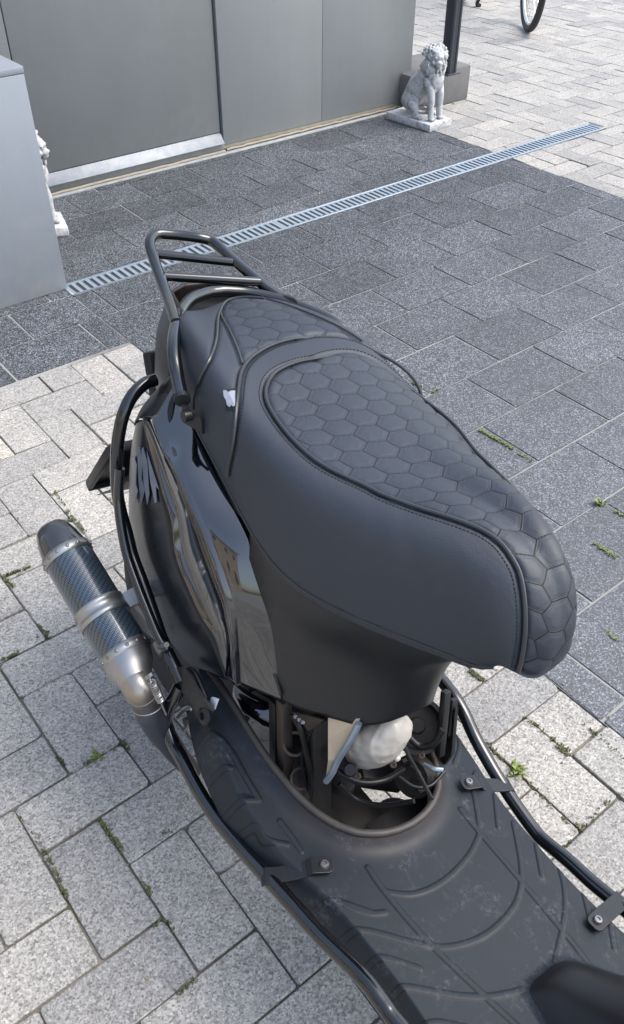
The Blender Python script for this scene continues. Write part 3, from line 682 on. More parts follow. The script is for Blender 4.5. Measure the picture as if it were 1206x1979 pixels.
front_px = [(640, 693.4), (598, 695), (563, 703.6), (533, 718.5), (518, 738), (513, 763), (520.6, 788), (543, 823), (573, 858), (612.7, 892.6), (657.5, 917.5), (707, 940), (742, 958), (811, 983), (857.5, 997), (899, 1011), (936, 1027), (968, 1050), (989, 1078), (1002.7, 1103), (1009.6, 1131), (1014, 1163), (1015.6, 1204.7), (1013, 1241.6), (1007, 1278.5), (1001, 1298)]
band_px = [(600, 652.6), (563, 656), (528, 666), (503, 678.7), (483, 693.6), (468.4, 713.5), (462.4, 738), (459.5, 768), (456, 818), (451, 862.8), (443.5, 897.6), (441, 920)]
e_px = [(426, 600), (430, 615), (443.5, 639), (458.5, 673.7), (468.4, 703.6)]
f_px = [(484, 572), (453.5, 576), (436, 585), (427, 599), (421, 619), (418.7, 653.8), (408.7, 688.7), (393.8, 718.5), (379, 753), (374.5, 773), (375, 790)]
def half(P, close=True):                                        # keep y<0 side, start exactly on the centre line
    P = smooth_line(P, 4); k = np.argmax(P[:, 1] < -.002); P = P[k:]
    P0 = P[0].copy(); P0[1] = 0; P0[0] -= (0 if close else 0); return np.vstack([P0, P])
C3 = half(project(bv, front_px)); D3 = half(project(bv, band_px)); E3 = smooth_line(project(bv, e_px)); F3 = half(project(bv, f_px))
Cst, Dst, Est, Fst = to_st(C3), to_st(D3), to_st(E3), to_st(F3)
m2 = lambda a: a * np.array([1, -1])
loopC = np.vstack([Cst, m2(Cst)[::-1]])
kf = np.argmin(np.hypot(*(Fst - Est[0]).T)); kdn = np.argmin(np.hypot(*(Dst - Est[-1]).T))
halfE = np.vstack([Fst[:kf + 1], Est, Dst[:kdn + 1][::-1]]); loopE = np.vstack([halfE, m2(halfE)[::-1]])
def hexdist(s, t, wd):
    H = wd * 2 / math.sqrt(3); k0 = np.round(s / (.75 * H)); d = []
    for dk in (-1, 0, 1):
        k = k0 + dk; off = .5 * (np.mod(k, 2)); n0 = np.round(t / wd - off)
        for dn in (-1, 0, 1): d.append(np.stack([k * .75 * H, (n0 + dn + off) * wd], -1))
    D = np.stack([np.hypot(s - c[..., 0], t - c[..., 1]) for c in d], 0); i1 = D.argmin(0)
    Cn = np.stack(d, 0); c1 = np.take_along_axis(Cn, i1[None, ..., None].repeat(2, -1), 0)[0]; best = np.full(s.shape, 9.)
    d1 = D.min(0)
    for k in range(9):
        cc = Cn[k]; dist = np.hypot(cc[..., 0] - c1[..., 0], cc[..., 1] - c1[..., 1]); ok = dist > 1e-6
        best = np.where(ok, np.minimum(best, (D[k] ** 2 - d1 ** 2) / (2 * np.where(ok, dist, 1))), best)
    return best
inC = inside(Sc, Tc, loopC); inE = inside(Sc, Tc, loopE)
dC = poly_dist(Sc, Tc, np.vstack([loopC, loopC[:1]])); dE = poly_dist(Sc, Tc, np.vstack([loopE, loopE[:1]])); dD = poly_dist(Sc, Tc, np.vstack([m2(Dst)[::-1], Dst]))
dF = poly_dist(Sc, Tc, np.vstack([m2(Fst)[::-1], Fst]))
hx = np.zeros_like(Sc); gr = np.full_like(Sc, .02)
Mlat = .9 * np.array([[.0292, -.0086], [.0255, .0321]]); HW = .0375; Mid_ = np.array([[HW, .5 * HW], [0, .8660254 * HW]]) @ np.linalg.inv(Mlat)
for msk, dd in ((inC, dC), (inE, dE)):
    ss, tt = Sc[msk] - .012, Tc[msk] + .006; h = hexdist(Mid_[1, 0] * tt + Mid_[1, 1] * ss, Mid_[0, 0] * tt + Mid_[0, 1] * ss, HW); fade = np.clip(dd[msk] / .006, 0, 1)
    hx[msk] = (-.0022 * np.exp(-(h / .0046) ** 1.3) + .0008) * fade; gr[msk] = h
hx += -.0025 * np.exp(-(np.minimum(np.minimum(dC, dE), np.minimum(dD, dF)) / .0045) ** 2)
# soft creases where the cover is pulled round the nose
NN = grid_normals(G)
if NN[N_ // 2, mid, 2] < 0: NN = -NN
wr = .0011 * np.sin(Sc * 95 + Tc * 30 + 2 * np.sin(Tc * 60)) * np.clip((Sc - .55) / .15, 0, 1) * np.clip((np.abs(Tc) - .07) / .05, 0, 1) * (.5 + .5 * np.sin(Sc * 23 + 1))
G2 = G + NN * (hx + wr)[..., None]
seat = fastgrid('seat', G2, MAT['leather'], sc, attrs={'hexd': gr})
def pipe_on(name, P3, r, mat, lift=.0008, parent=None, mirror=True, closeloop=False):
    P = resample(P3, max(8, int(len(P3)))); mb = MB()
    Q = np.array([np.array(bv.find_nearest(Vector(p))[0]) for p in P]); Nn = np.array([np.array(bv.find_nearest(Vector(p))[1]) for p in P]); Nn *= np.sign((Nn * (Q - np.array([-.6, 0, .6]))).sum(1))[:, None]
    Q = smooth_line(Q + Nn * lift, 2); full = np.vstack([mirr(Q)[::-1], Q[1:]]) if mirror == 'join' else Q
    mb.tube(full, r, 8, smooth=False)
    if mirror is True: mb.tube(mirr(Q), r, 8, smooth=False)
    return mb.build(name, mat, parent or seat)
pipe_on('piping', C3, .0024, MAT['piping'], mirror='join'); pipe_on('piping', D3, .0023, MAT['piping'], mirror='join'); pipe_on('piping', E3, .0014, MAT['piping'], mirror=False); pipe_on('piping', mirr(E3), .0014, MAT['piping'], mirror=False); pipe_on('piping', F3, .0019, MAT['piping'], mirror=False); pipe_on('piping', mirr(F3[:kf]), .0019, MAT['piping'], mirror=False)
def stitches(mbx, P3, off, pitch=.0042, ln=.0026, r=.0007):
    for sgn in (1, -1):
        P = P3 if sgn == 1 else mirr(P3); L_ = np.r_[0, np.cumsum(np.linalg.norm(np.diff(P, axis=0), axis=1))]; n = int(L_[-1] / pitch)
        for k in range(n):
            a, b = k * pitch, k * pitch + ln; p = np.array([np.interp(a, L_, P[:, j]) for j in range(3)]); q = np.array([np.interp(b, L_, P[:, j]) for j in range(3)])
            nn = np.array(bv.find_nearest(Vector(p))[1]); nn *= np.sign(nn.dot(p - np.array([-.6, 0, .6])) + 1e-9); sd_ = np.cross(q - p, nn); sd_ /= np.linalg.norm(sd_) + 1e-9
            a3 = np.array(bv.find_nearest(Vector(p + sd_ * off * sgn))[0]) + nn * .0001; b3 = np.array(bv.find_nearest(Vector(q + sd_ * off * sgn))[0]) + nn * .0001
            mbx.cyl(a3, b3, r, n=4)
stm = MB(); offs = .0075
tst = C3[len(C3) // 2]; stitches(stm, C3, offs); stitches(stm, D3, -offs * .9)
stm.build('stitching', MAT['thread'], seat)
# seam between the side of the cover and its lower roll
ed = np.array([G[i, int(M_ * .056)] for i in range(90, N_, 6)]); mb = MB(); mb.tube(ed, .0016, 6, smooth=False); mb.tube(mirr(ed), .0016, 6, smooth=False); mb.build('lower_seam', MAT['piping'], seat)
# small woven tag with a silver crest
def decal_on(bvx, poly, name, mat, parent, lift, inner=None):
    P = project(bvx, poly, smooth=False)
    if len(P) < 3: return None
    c = P.mean(0); nn = np.array(bvx.find_nearest(Vector(c))[1]); nn *= np.sign(nn.dot(CAML - c)); mb = MB(); mb.prism(P + nn * lift, nn * .0006); return mb.build(name, mat, parent, smooth=False)
decal_on(bv, [(436, 754), (457, 751), (457, 793), (437, 795)], 'side_tag', MAT['thread'], seat, .0012)
decal_on(bv, [(433, 757), (438, 756), (443, 760), (449, 757), (456, 757), (456, 786), (452, 788), (449, 785), (445, 789), (440, 785), (438, 775), (434, 768)], 'crest', MAT['crest'], seat, .0022)
# seat base under the cover
sbm = MB(); base_pts = [(-.90, .085), (-.82, .112), (-.70, .130), (-.59, .138), (-.50, .125), (-.42, .092), (-.36, .06), (-.33, .0)]
top = [(x, -y, .655) for x, y in base_pts] + [(x, y, .655) for x, y in base_pts[:-1][::-1]]
sbm.prism(top, (0, 0, -.03)); sbm.build('seat_base', MAT['matte'], seat, smooth=False)

# ------------------------------------------------------------------ skirt below the seat nose
tp = [(-.605, -.1425, .634), (-.565, -.1432, .622), (-.53, -.1385, .613), (-.485, -.1255, .611), (-.44, -.1055, .612), (-.39, -.0800, .616), (-.352, -.0590, .620), (-.335, -.03, .622), (-.330, 0, .622)]
mdl = [(-.60, -.133, .535), (-.565, -.128, .525), (-.535, -.118, .52), (-.50, -.104, .52), (-.465, -.085, .525), (-.43, -.064, .53), (-.402, -.043, .54), (-.388, -.02, .55), (-.383, 0, .555)]
low_ = [L(545, 1340, y=-.112), L(551, 1357, y=-.108), L(575, 1369, y=-.100), L(612, 1381, y=-.089), L(650, 1391, y=-.078), L(695, 1402, y=-.060), L(740, 1398, y=-.042), L(782, 1384, y=-.022), L(822, 1366, y=0)]
def fullr(r): r = np.array(r, float); return np.vstack([r[:-1], (r * np.array([1, -1, 1]))[::-1]])
rails = [resample(crom(fullr(r)), 120) for r in (tp, mdl, low_)]
m1 = rails[0] * .62 + rails[1] * .38
Gk = np.zeros((120, 50, 3)); kn = np.array([0, .35, 1.0, 2.0]); rails[1][:, 1] *= .985; rails[1][:, 0] -= .002
for i in range(120): Gk[i] = nspline(kn, np.array([rails[0][i], m1[i], rails[1][i], rails[2][i]]), np.linspace(0, 2, 50))
sk = fastgrid('under_seat_panel', Gk, MAT['skirt'], sc); md = sk.modifiers.new('t', 'SOLIDIFY'); md.thickness = .003

# ------------------------------------------------------------------ glossy side panels
R0 = Ly([(341, 735, -.112), (362, 790, -.118), (398, 862, -.124), (443, 947, -.128), (484, 1031, -.130), (510, 1113, -.126), (528, 1188, -.120), (540, 1263, -.112), (550, 1358, -.106)])
R1 = Ly([(303, 800, -.148), (325, 862, -.156), (346, 898, -.161), (367, 947, -.165), (388, 994, -.166), (412, 1050, -.165), (436, 1116, -.161), (455, 1176, -.155), (462, 1240, -.148), (466, 1322, -.138)])
R1b = [p + np.array([-.002, -.006, -.004]) for p in R1]
R2 = Ly([(277, 806, -.150), (296, 862, -.152), (318, 925, -.154), (342, 990, -.155), (352, 1060, -.155), (373, 1119, -.154), (399, 1183, -.151), (423, 1230, -.147), (440, 1311, -.138)])
R2b = [p + np.array([-.002, -.008 * math.sin(math.pi * k / 8), -.005 - .004 * math.sin(math.pi * k / 8)]) for k, p in enumerate(R2)]
R3 = Ly([(264, 812, -.132), (253, 870, -.136), (249, 940, -.139), (250, 1010, -.141), (262, 1072, -.143), (285, 1142, -.144), (310, 1202, -.143), (332, 1242, -.141), (360, 1282, -.138)])
R4 = [p + np.array([.01, .03, -.02]) for p in R3]
Gp = patch([R0, R1, R1b, R2, R2b], n=90, m=9, bulge=[.005, .0006, -.008, .0006]); Gb = patch([R2b, R3, R4], n=90, m=12, bulge=[.010, .004])
for sg_ in (1, -1):
    ob = fastgrid('lower_side_panel', Gb * np.array([1, sg_, 1]), MAT['belly'], sc, flip=sg_ == 1); md = ob.modifiers.new('t', 'SOLIDIFY'); md.thickness = .003; md.offset = 1
    if sg_ == 1: belly = ob
sp_ = fastgrid('side_panel', Gp, MAT['gloss'], sc, flip=True); md = sp_.modifiers.new('t', 'SOLIDIFY'); md.thickness = .003; md.offset = 1
sp2 = fastgrid('side_panel', Gp * np.array([1, -1, 1]), MAT['gloss'], sc); md = sp2.modifiers.new('t', 'SOLIDIFY'); md.thickness = .003; md.offset = 1
bvp = bvh_of(Gb)
for poly in ([(258, 885), (262, 880), (268, 898), (266, 935), (270, 948), (264, 972), (259, 940)], [(269, 868), (272, 864), (279, 888), (277, 925), (284, 945), (276, 975), (271, 925)], [(277, 870), (280, 864), (288, 892), (290, 930), (292, 955), (288, 975), (281, 930)], [(287, 872), (290, 866), (300, 895), (304, 925), (306, 970), (303, 972), (294, 930)], [(300, 893), (303, 900), (310, 935), (311, 946), (305, 940), (301, 915)]):
    decal_on(bvp, poly, 'claw_decal', MAT['decal'], belly, .0022)
# rear upper body piece between panel and tail
U0 = Ly([(352, 700, -.098), (345, 740, -.112), (336, 775, -.128), (330, 810, -.140), (319, 832, -.148)]); U1 = Ly([(303, 752, -.10), (296, 768, -.12), (286, 784, -.135), (276, 798, -.145), (268, 806, -.148)])
U2 = Ly([(290, 770, -.09), (280, 785, -.10), (270, 800, -.115), (262, 815, -.125), (258, 822, -.13)])
Gu = patch([U0, U1, U2], n=30, m=8, bulge=[.006, .006]); uo = fastgrid('tail_panel', Gu, MAT['matte'], sc, flip=True); md = uo.modifiers.new('t', 'SOLIDIFY'); md.thickness = .003; md.offset = 1
uo2 = fastgrid('tail_panel', Gu * np.array([1, -1, 1]), MAT['matte'], sc); md = uo2.modifiers.new('t', 'SOLIDIFY'); md.thickness = .003; md.offset = 1
# inner body: closes the volume behind the panels
inner = MB(); st = [(-.96, .03, .56, .72), (-.90, .085, .44, .70), (-.80, .105, .40, .67), (-.70, .112, .44, .645), (-.62, .105, .50, .625)]
V = []
for x, hw, z0, z1 in st: V += [(x, -hw, z0), (x, -hw, z1), (x, hw, z1), (x, hw, z0)]
Fc = [(i * 4 + k, i * 4 + (k + 1) % 4, i * 4 + 4 + (k + 1) % 4, i * 4 + 4 + k) for i in range(4) for k in range(4)] + [(0, 1, 2, 3), (19, 18, 17, 16)]
inner.add(V, Fc); inner.build('inner_body', MAT['matte'], sc, smooth=False)

# ------------------------------------------------------------------ tail lamp, rear mudguard, plate carrier
lz = [(-1.035, .03), (-1.04, .05)]
def tail_section(x, hw, z0, z1, n=14):
    return [(x + .0, -hw * math.cos(a), z0 + (z1 - z0) * (.5 + .5 * math.sin(a))) for a in np.linspace(-math.pi / 2, math.pi / 2, n)]
TL = [Ly([(330, 562, -.055), (318, 590, -.062), (303, 640, -.068), (299, 700, -.070), (300, 745, -.070), (306, 760, -.07)]), Ly([(352, 600, -.090), (344, 630, -.098), (338, 670, -.102), (336, 710, -.104), (330, 745, -.104), (324, 766, -.10)])]
TL0 = [p * np.array([1, .35, 1]) + np.array([-.03, 0, -.004]) for p in TL[0]]
TLm = [p * np.array([1, -1, 1]) for p in TL[0]]; TL0m = [p * np.array([1, -1, 1]) for p in TL0]; TL1m = [p * np.array([1, -1, 1]) for p in TL[1]]
Gt = patch([TL[1], TL[0], TL0, TL0m, TLm, TL1m], n=30, m=6, bulge=[.004, .002, 0, 0, 0]); tl = fastgrid('tail_lamp', Gt, MAT['lens'], sc); md = tl.modifiers.new('t', 'SOLIDIFY'); md.thickness = .004
hs = MB(); top_ = [TL[1][0], TL[0][0], TL0[0], TL0m[0], TLm[0], TL1m[0]]; hs.prism([p * np.array([1, .80, 1]) + np.array([.010, 0, -.014]) for p in top_], (0, 0, -.008)); hs.build('tail_cover', MAT['matte'], sc, bevel=.003)
strap = MB(); a, b = L(329, 640, y=-.11), L(302, 770, y=-.125); strap.prism([L(352, 705, y=-.108), L(356, 722, y=-.110), L(320, 772, y=-.128), L(304, 765, y=-.126), L(350, 700, y=-.11)], (0, .004, 0)); strap.build('tail_bracket', MAT['satin'], sc)
pc_ = MB(); p0, p1 = L(169, 937, y=-.095), L(214, 863, y=-.095); up_ = (p1 - p0); up_ /= np.linalg.norm(up_); th = np.cross(up_, [0, 1, 0]); th /= np.linalg.norm(th)
hgt = np.linalg.norm(p1 - p0); cen = (p0 + p1) / 2; cen[1] = 0; sg = 1 if th[0] < 0 else -1; th = th * sg
pc_.box(cen, (.095, hgt / 2, .004), [(0, 1, 0), up_, th])
pc_.build('plate_carrier', MAT['matte'], sc, bevel=.004)
rim_ = MB()
for dz in (-1, 1): rim_.box(cen + up_ * dz * (hgt / 2 - .003) - th * .004, (.0975, .004, .009), [(0, 1, 0), up_, th])
for dy in (-1, 1): rim_.box(cen + np.array([0, dy * .0955, 0]) - th * .004, (.004, hgt / 2 - .0075, .009), [(0, 1, 0), up_, th])
rim_.build('plate_rim', MAT['satin'], sc, bevel=.002)
mg = MB(); mgp = [L(182, 958, y=-.05), L(215, 945, y=-.05)]; mg.prism([mgp[0], mgp[1] + np.array([0, 0, 0]), L(250, 915, y=-.05), L(252, 945, y=-.05), L(215, 952, y=-.05)], (0, .10, 0)); mg.build('rear_mudguard', MAT['lens'], sc, smooth=False)
arm = MB(); arm.box((-.99, 0, .50), (.012, .05, .13), [(1, 0, .5 / 1), (0, 1, 0), (-.5, 0, 1)]); arm.build('mudguard_arm', MAT['matte'], sc, bevel=.004)

# ------------------------------------------------------------------ rear wheel
WX, WR, WZ = -.905, .215, .215
wh = empty('rear_wheel', (WX, 0, WZ), 0, sc); V = []; nW, mW = 72, 16
for i in range(nW):
    a = 2 * math.pi * i / nW
    for k in range(mW):
        b = 2 * math.pi * k / mW; rr_ = .160 + .055 * math.copysign(abs(math.cos(b)) ** .75, math.cos(b)) - (.004 if (i % 3 == 0 and abs(math.sin(b)) < .8 and math.cos(b) > 0) else 0)
        V.append((rr_ * math.cos(a), .060 * math.copysign(abs(math.sin(b)) ** .85, math.sin(b)), rr_ * math.sin(a)))
F = [(i * mW + k, ((i + 1) % nW) * mW + k, ((i + 1) % nW) * mW + (k + 1) % mW, i * mW + (k + 1) % mW) for i in range(nW) for k in range(mW)]
mesh('tyre', V, F, MAT['tyre'], wh, smooth=True)
rm = MB(); rm.lathe((0, -.045, 0), (0, 1, 0), [(0, .0), (0, .03), (.012, .035), (.02, .09), (.006, .118), (.0, .124), (.09, .124), (.084, .118), (.07, .09), (.08, .03), (.09, .0)], 32); rm.build('rim', MAT['satin'], wh)
hug = MB(); hp = [(WX + .245 * math.cos(a), WZ + .245 * math.sin(a)) for a in np.linspace(R(35), R(125), 14)]
Gh = np.array([[(x, y * .078, z - .012 * abs(y) ** 3) for y in np.linspace(-1, 1, 9)] for x, z in hp]); ho = fastgrid('inner_fender', Gh, MAT['matte'], sc); ho.modifiers.new('t', 'SOLIDIFY').thickness = .003

# ------------------------------------------------------------------ grab rail, rack
def tubeobj(name, pts, r, mat=None, parent=None, n=16, sub=8, **k):
    mb = MB(); mb.tube(pts, r, n, sub=sub, **k); return mb.build(name, mat or MAT['tube'], parent or sc)
hoop = [L(352, 772, z=.722), L(343, 728, z=.732), L(336, 678, z=.750), L(339, 639, z=.758), L(351, 602, z=.762), L(371, 578, z=.764), L(400, 566, z=.765), L(440, 562, z=.765)]
hoopL = [np.array(p) for p in hoop]; right = [p * np.array([1, -1, 1]) for p in hoopL[::-1]]
apex = (hoopL[-1] + right[0]) / 2; full = hoopL[:-1] + [np.array([min(hoopL[-1][0], hoopL[-2][0]) - .002, 0, .765])] + right[1:]
tubeobj('grab_rail', full, .0085)
for a_, b_ in ((full[0], full[1]), (full[-1], full[-2])):
    capm = MB(); capm.cyl(a_ + (a_ - b_) * .05, a_ - (a_ - b_) * .12, .0098); capm.build('rail_end', MAT['satin'], sc)
mt = MB(); e0 = full[0]; mt.prism([e0 + [0, 0, -.006], e0 + [.03, .01, -.012], e0 + [.035, .01, -.03], e0 + [.005, 0, -.028]], (0, .004, 0)); mt.cyl(e0 + [.012, -.004, -.016], e0 + [.012, .01, -.016], .007, n=12); mt.build('rail_mount', MAT['satin'], sc)
zr = lambda t_: .762 + .050 * t_
rackn = [L(341, 625, z=.762), L(324, 574, z=.768), L(309, 534, z=.777), L(297, 499.6, z=.788), L(290, 474, z=.799), L(293, 460, z=.805), L(305, 452.5, z=.808), L(325, 453, z=.808), L(349, 455, z=.808), L(384, 459.5, z=.808), L(408, 466, z=.805), L(428.6, 482, z=.800), L(458.5, 509.5, z=.789), L(498, 542, z=.777), L(528, 564, z=.768), L(556, 584, z=.760)]
rack = tubeobj('luggage_rack', rackn, .0078, sub=6)
tubeobj('cross_bar', [L(303, 491, z=.790), L(450, 507, z=.790)], .0066, parent=rack, smooth=False)
tubeobj('cross_bar', [L(317, 534, z=.778), L(502, 544.5, z=.778)], .0066, parent=rack, smooth=False)

# ------------------------------------------------------------------ crash bar, foot rails
cb = [L(p[0], p[1], y=p[2]) for p in ((300, 734, -.108), (279, 742, -.125), (256, 765, -.145), (239, 800, -.160), (229, 845, -.168), (225, 892, -.172), (226, 942, -.174), (232, 982, -.175), (245, 1030, -.176), (256, 1074, -.177), (276, 1128, -.178), (297, 1188, -.178), (316, 1243, -.178), (336, 1285, -.178), (350, 1318, -.178))]
crash = tubeobj('crash_bar', cb, .0088, sub=6)
cb2 = [L(p[0], p[1], y=p[2]) for p in ((232, 905, -.178), (229, 960, -.182), (233, 1009, -.185), (246, 1074, -.188), (266, 1132, -.189), (289, 1190, -.188), (307, 1232, -.186), (322, 1256, -.182))]
tubeobj('crash_bar', cb2, .0068, sub=6)
tubeobj('crash_bar', [p * np.array([1, -1, 1]) for p in cb], .0088, sub=6)
cl = MB(); q0, q1 = L(309, 1243, y=-.18), L(322, 1262, y=-.18); cl.cyl(q0, q1, .0118, n=16); cl.cyl(L(309, 1250, y=-.188), L(322, 1246, y=-.188), .004, n=8); cl.build('bar_clamp', MAT['bolt'], crash)
pl = MB(); pl.prism([L(338, 1290, y=-.180), L(352, 1290, y=-.180), L(392, 1350, y=-.172), L(411, 1375, y=-.166), L(412, 1392, y=-.165), L(402, 1402, y=-.165), L(390, 1400, y=-.165), L(352, 1338, y=-.180)], (0, .004, 0)); pl.build('mounting_plate', MAT['satin'], crash, smooth=False)
bc = L(398.5, 1383, y=-.168); bo = MB(); bo.lathe(bc, (0, -1, .35), [(-.004, 0), (-.004, .0125), (.004, .0125), (.007, .009), (.0072, .0055), (.003, .005), (.003, 0)], 24); bo.build('plate_bolt', MAT['satin'], crash)
wt = MB(); wt.prism([L(408, 1348, y=-.158), L(420, 1352, y=-.158), L(413, 1372, y=-.158), L(402, 1368, y=-.158)], (0, .003, 0)); wt.build('white_clip', MAT['white_tag'], crash, smooth=False)
frn = [L(p[0], p[1], y=p[2]) for p in ((350, 1322, -.176), (339, 1345, -.178), (327, 1367, -.180), (321, 1392, -.181), (325, 1412, -.182), (336, 1440, -.183), (350, 1464, -.184), (384.6, 1528.6, -.187), (424, 1588, -.189), (474, 1648, -.189), (524, 1702.7, -.187), (573.6, 1757.5, -.184), (618, 1807, -.182), (700, 1887.5, -.178), (742, 1942, -.176), (763, 1971, -.175))]
d_ = frn[-1] - frn[-3]; frn += [frn[-1] + d_ * k + np.array([0, .004 * k * k, .004 * k * k]) for k in (1, 2.2, 3.4)]
rail_n = tubeobj('foot_rail', frn, .0098, sub=6)
frf = [L(p[0], p[1], y=p[2]) for p in ((862, 1325, .188), (880.5, 1350, .187), (897, 1379, .186), (918, 1425, .185), (943.4, 1471, .184), (968.6, 1513, .183), (1002, 1563, .180), (1035.7, 1609, .178), (1052.5, 1626, .177), (1098.7, 1664, .176), (1144.8, 1706, .175), (1206, 1756, .175))]
d_ = frf[-1] - frf[-2]; frf = [frf[0] + np.array([-.06, .0, .01])] + frf + [frf[-1] + d_ * k + np.array([0, -.004 * k * k, .003 * k * k]) for k in (1, 2.2, 3.4)]
rail_f = tubeobj('foot_rail', frf, .0098, sub=6)
def rail_bracket(px, tubept, z, parent):
    z += .006; b = L(px[0], px[1], z=z); t3 = np.array(tubept); d = t3 - b; d[2] = 0; ln = np.linalg.norm(d); d /= ln; s_ = np.array([-d[1], d[0], 0]); h_ = t3[2] + .0105 - z
    sec = [(-.0115, .0045, 0), (-.0095, .0085, 0), (-.005, .0105, 0), (.010, .0108, 0), (.016, .0108, 0), (.022, .0108, h_ * .5 + .0015), (ln - .010, .0108, h_), (ln + .006, .0108, h_ - .001), (ln + .011, .0108, h_ - .007)]
    V = []
    for t_, w_, hz in sec:
        for q in (0, -.003): V += [b + d * t_ + s_ * w_ + [0, 0, hz + q], b + d * t_ - s_ * w_ + [0, 0, hz + q]]
    n = len(sec); F = [(0, 1, 3, 2), (4 * n - 4, 4 * n - 2, 4 * n - 1, 4 * n - 3)]
    for i in range(n - 1): a = 4 * i; F += [(a, a + 4, a + 5, a + 1), (a + 2, a + 3, a + 7, a + 6), (a, a + 2, a + 6, a + 4), (a + 1, a + 5, a + 7, a + 3)]
    mb = MB(); mb.add(V, F); o = mb.build('rail_bracket', MAT['satin'], parent, auto=.35, bevel=.0006)
    s2 = MB(); s2.lathe(b, (0, 0, 1), [(0, 0), (0, .0060), (.0022, .0058), (.0038, .0045), (.004, .0026), (.0022, .0022), (.0022, 0)], 18); s2.build('screw', MAT['bolt'], o)

# ------------------------------------------------------------------ footboard
wx = [-.74, -.70, -.62, -.52, -.45, -.40, -.35, -.28, -.20, -.12, 0, .2, .4]; wy = [.118, .130, .158, .172, .172, .164, .152, .144, .141, .146, .156, .165, .165]
nx, ny = 640, 300; xs = np.linspace(-.70, .22, nx); hw = nspline(np.array(wx), np.array(wy)[:, None], xs)[:, 0]
s_ = np.linspace(-1, 1, ny); ts = np.abs(s_) ; inner_s = .88
base_z = lambda x: .262 + .036 * (lambda t_: t_ * t_ * (3 - 2 * t_))(np.clip((-.40 - x) / .28, 0, 1)) + .02 * np.clip((x - .02) / .2, 0, 1) ** 2
X = np.repeat(xs[:, None], ny, 1); Yt = np.where(ts <= inner_s, ts / inner_s * hw[:, None], hw[:, None] + (ts - inner_s) / (1 - inner_s) * .016); Y = Yt * np.sign(s_)
fl = np.clip((ts - inner_s * .97) / (1 - inner_s * .97), 0, 1); Z = base_z(X) - .050 * fl ** 1.4
half_u = [(-.74, -.118), (-.66, -.118), (-.58, -.119), (-.52, -.117), (-.46, -.108), (-.42, -.094), (-.39, -.074), (-.373, -.05), (-.364, -.025), (-.361, 0)]
ul = crom(half_u, None, 8); ul = np.vstack([ul[:-1], (ul * np.array([1, -1]))[::-1]])
dU = poly_dist(X, Y, ul); inU = inside(X, Y, np.vstack([ul, [(-.9, .12), (-.9, -.12)]]))
Z += .016 * np.exp(-(dU / .012) ** 1.5)
def bz(px, py, z=.264): p = L(px, py, z=z); return (p[0], p[1])
ribs = [[(668, 1747), (690, 1757), (718, 1764), (745, 1722 + 40)], [(745, 1722), (790, 1727), (830, 1717), (870, 1692), (905, 1655), (922, 1625), (928, 1605), (925, 1575), (920, 1545), (915, 1518), (920, 1492)],
        [(665.7, 1797), (700, 1796), (740, 1804), (790, 1818), (842, 1829), (888.8, 1825), (935, 1808), (972.7, 1778), (998, 1745), (1009, 1707), (1008, 1665), (1000, 1619), (993.8, 1589.6)],
        [(763, 1912.7), (784, 1906), (838.5, 1914.8), (888.8, 1923), (935, 1925), (972.8, 1921), (1010, 1912)], [(1074, 1858), (1088, 1799), (1094.5, 1753), (1092, 1711), (1084, 1677.7)],
        [(891, 1562), (926.6, 1606), (1006, 1698.7), (1090, 1799), (1140, 1862)], [(712, 1675), (746, 1724), (826, 1816), (935, 1921), (1010, 1990)],
        [(958, 1535), (964.4, 1596)], [(1038, 1631), (1049, 1688)], [(1130, 1724), (1141, 1770)], [(1180, 1775), (1189, 1831)], [(613, 1740), (640, 1738), (668, 1745), (718, 1762)], [(714, 1852), (745, 1850), (813, 1871)], [(820, 1979), (850, 1975), (900, 1985)],
        [(382, 1419), (414, 1424), (444, 1449), (474, 1492), (504, 1533)], [(504, 1533), (465, 1535), (424, 1531)], [(397, 1474), (425, 1477), (449, 1479)], [(470, 1571), (500, 1580), (520, 1603), (560, 1612)], [(545, 1570), (570, 1600), (588, 1625)],
        [(868, 1400), (880, 1402), (890, 1440), (880, 1475)]]
rh = np.zeros_like(X); rd = np.full_like(X, .02)
for rb_ in ribs:
    z_ = .264 if rb_[0][0] > 600 else .285
    P = np.array([bz(*p, z_) for p in (crom(rb_, None, 6) if len(rb_) > 2 else rb_)]); d = poly_dist(X, Y, P); taper = 1.0
    rh = np.maximum(rh, np.clip((.0040 - d) / .0016, 0, 1)); rd = np.minimum(rd, d)
Z += .0010 * rh * rh * (3 - 2 * rh)
# shallow recessed pads on the rear arms
for poly in ([(394, 1428), (430, 1432), (494, 1528), (430, 1526)],):
    for sg in (1, -1):
        pp = np.array([bz(*p, .285) for p in poly]) * np.array([1, sg]); m_ = inside(X, Y, pp); dd = poly_dist(X, Y, np.vstack([pp, pp[:1]])); Z -= np.where(m_, .0022 * np.clip(dd / .004, 0, 1), 0)
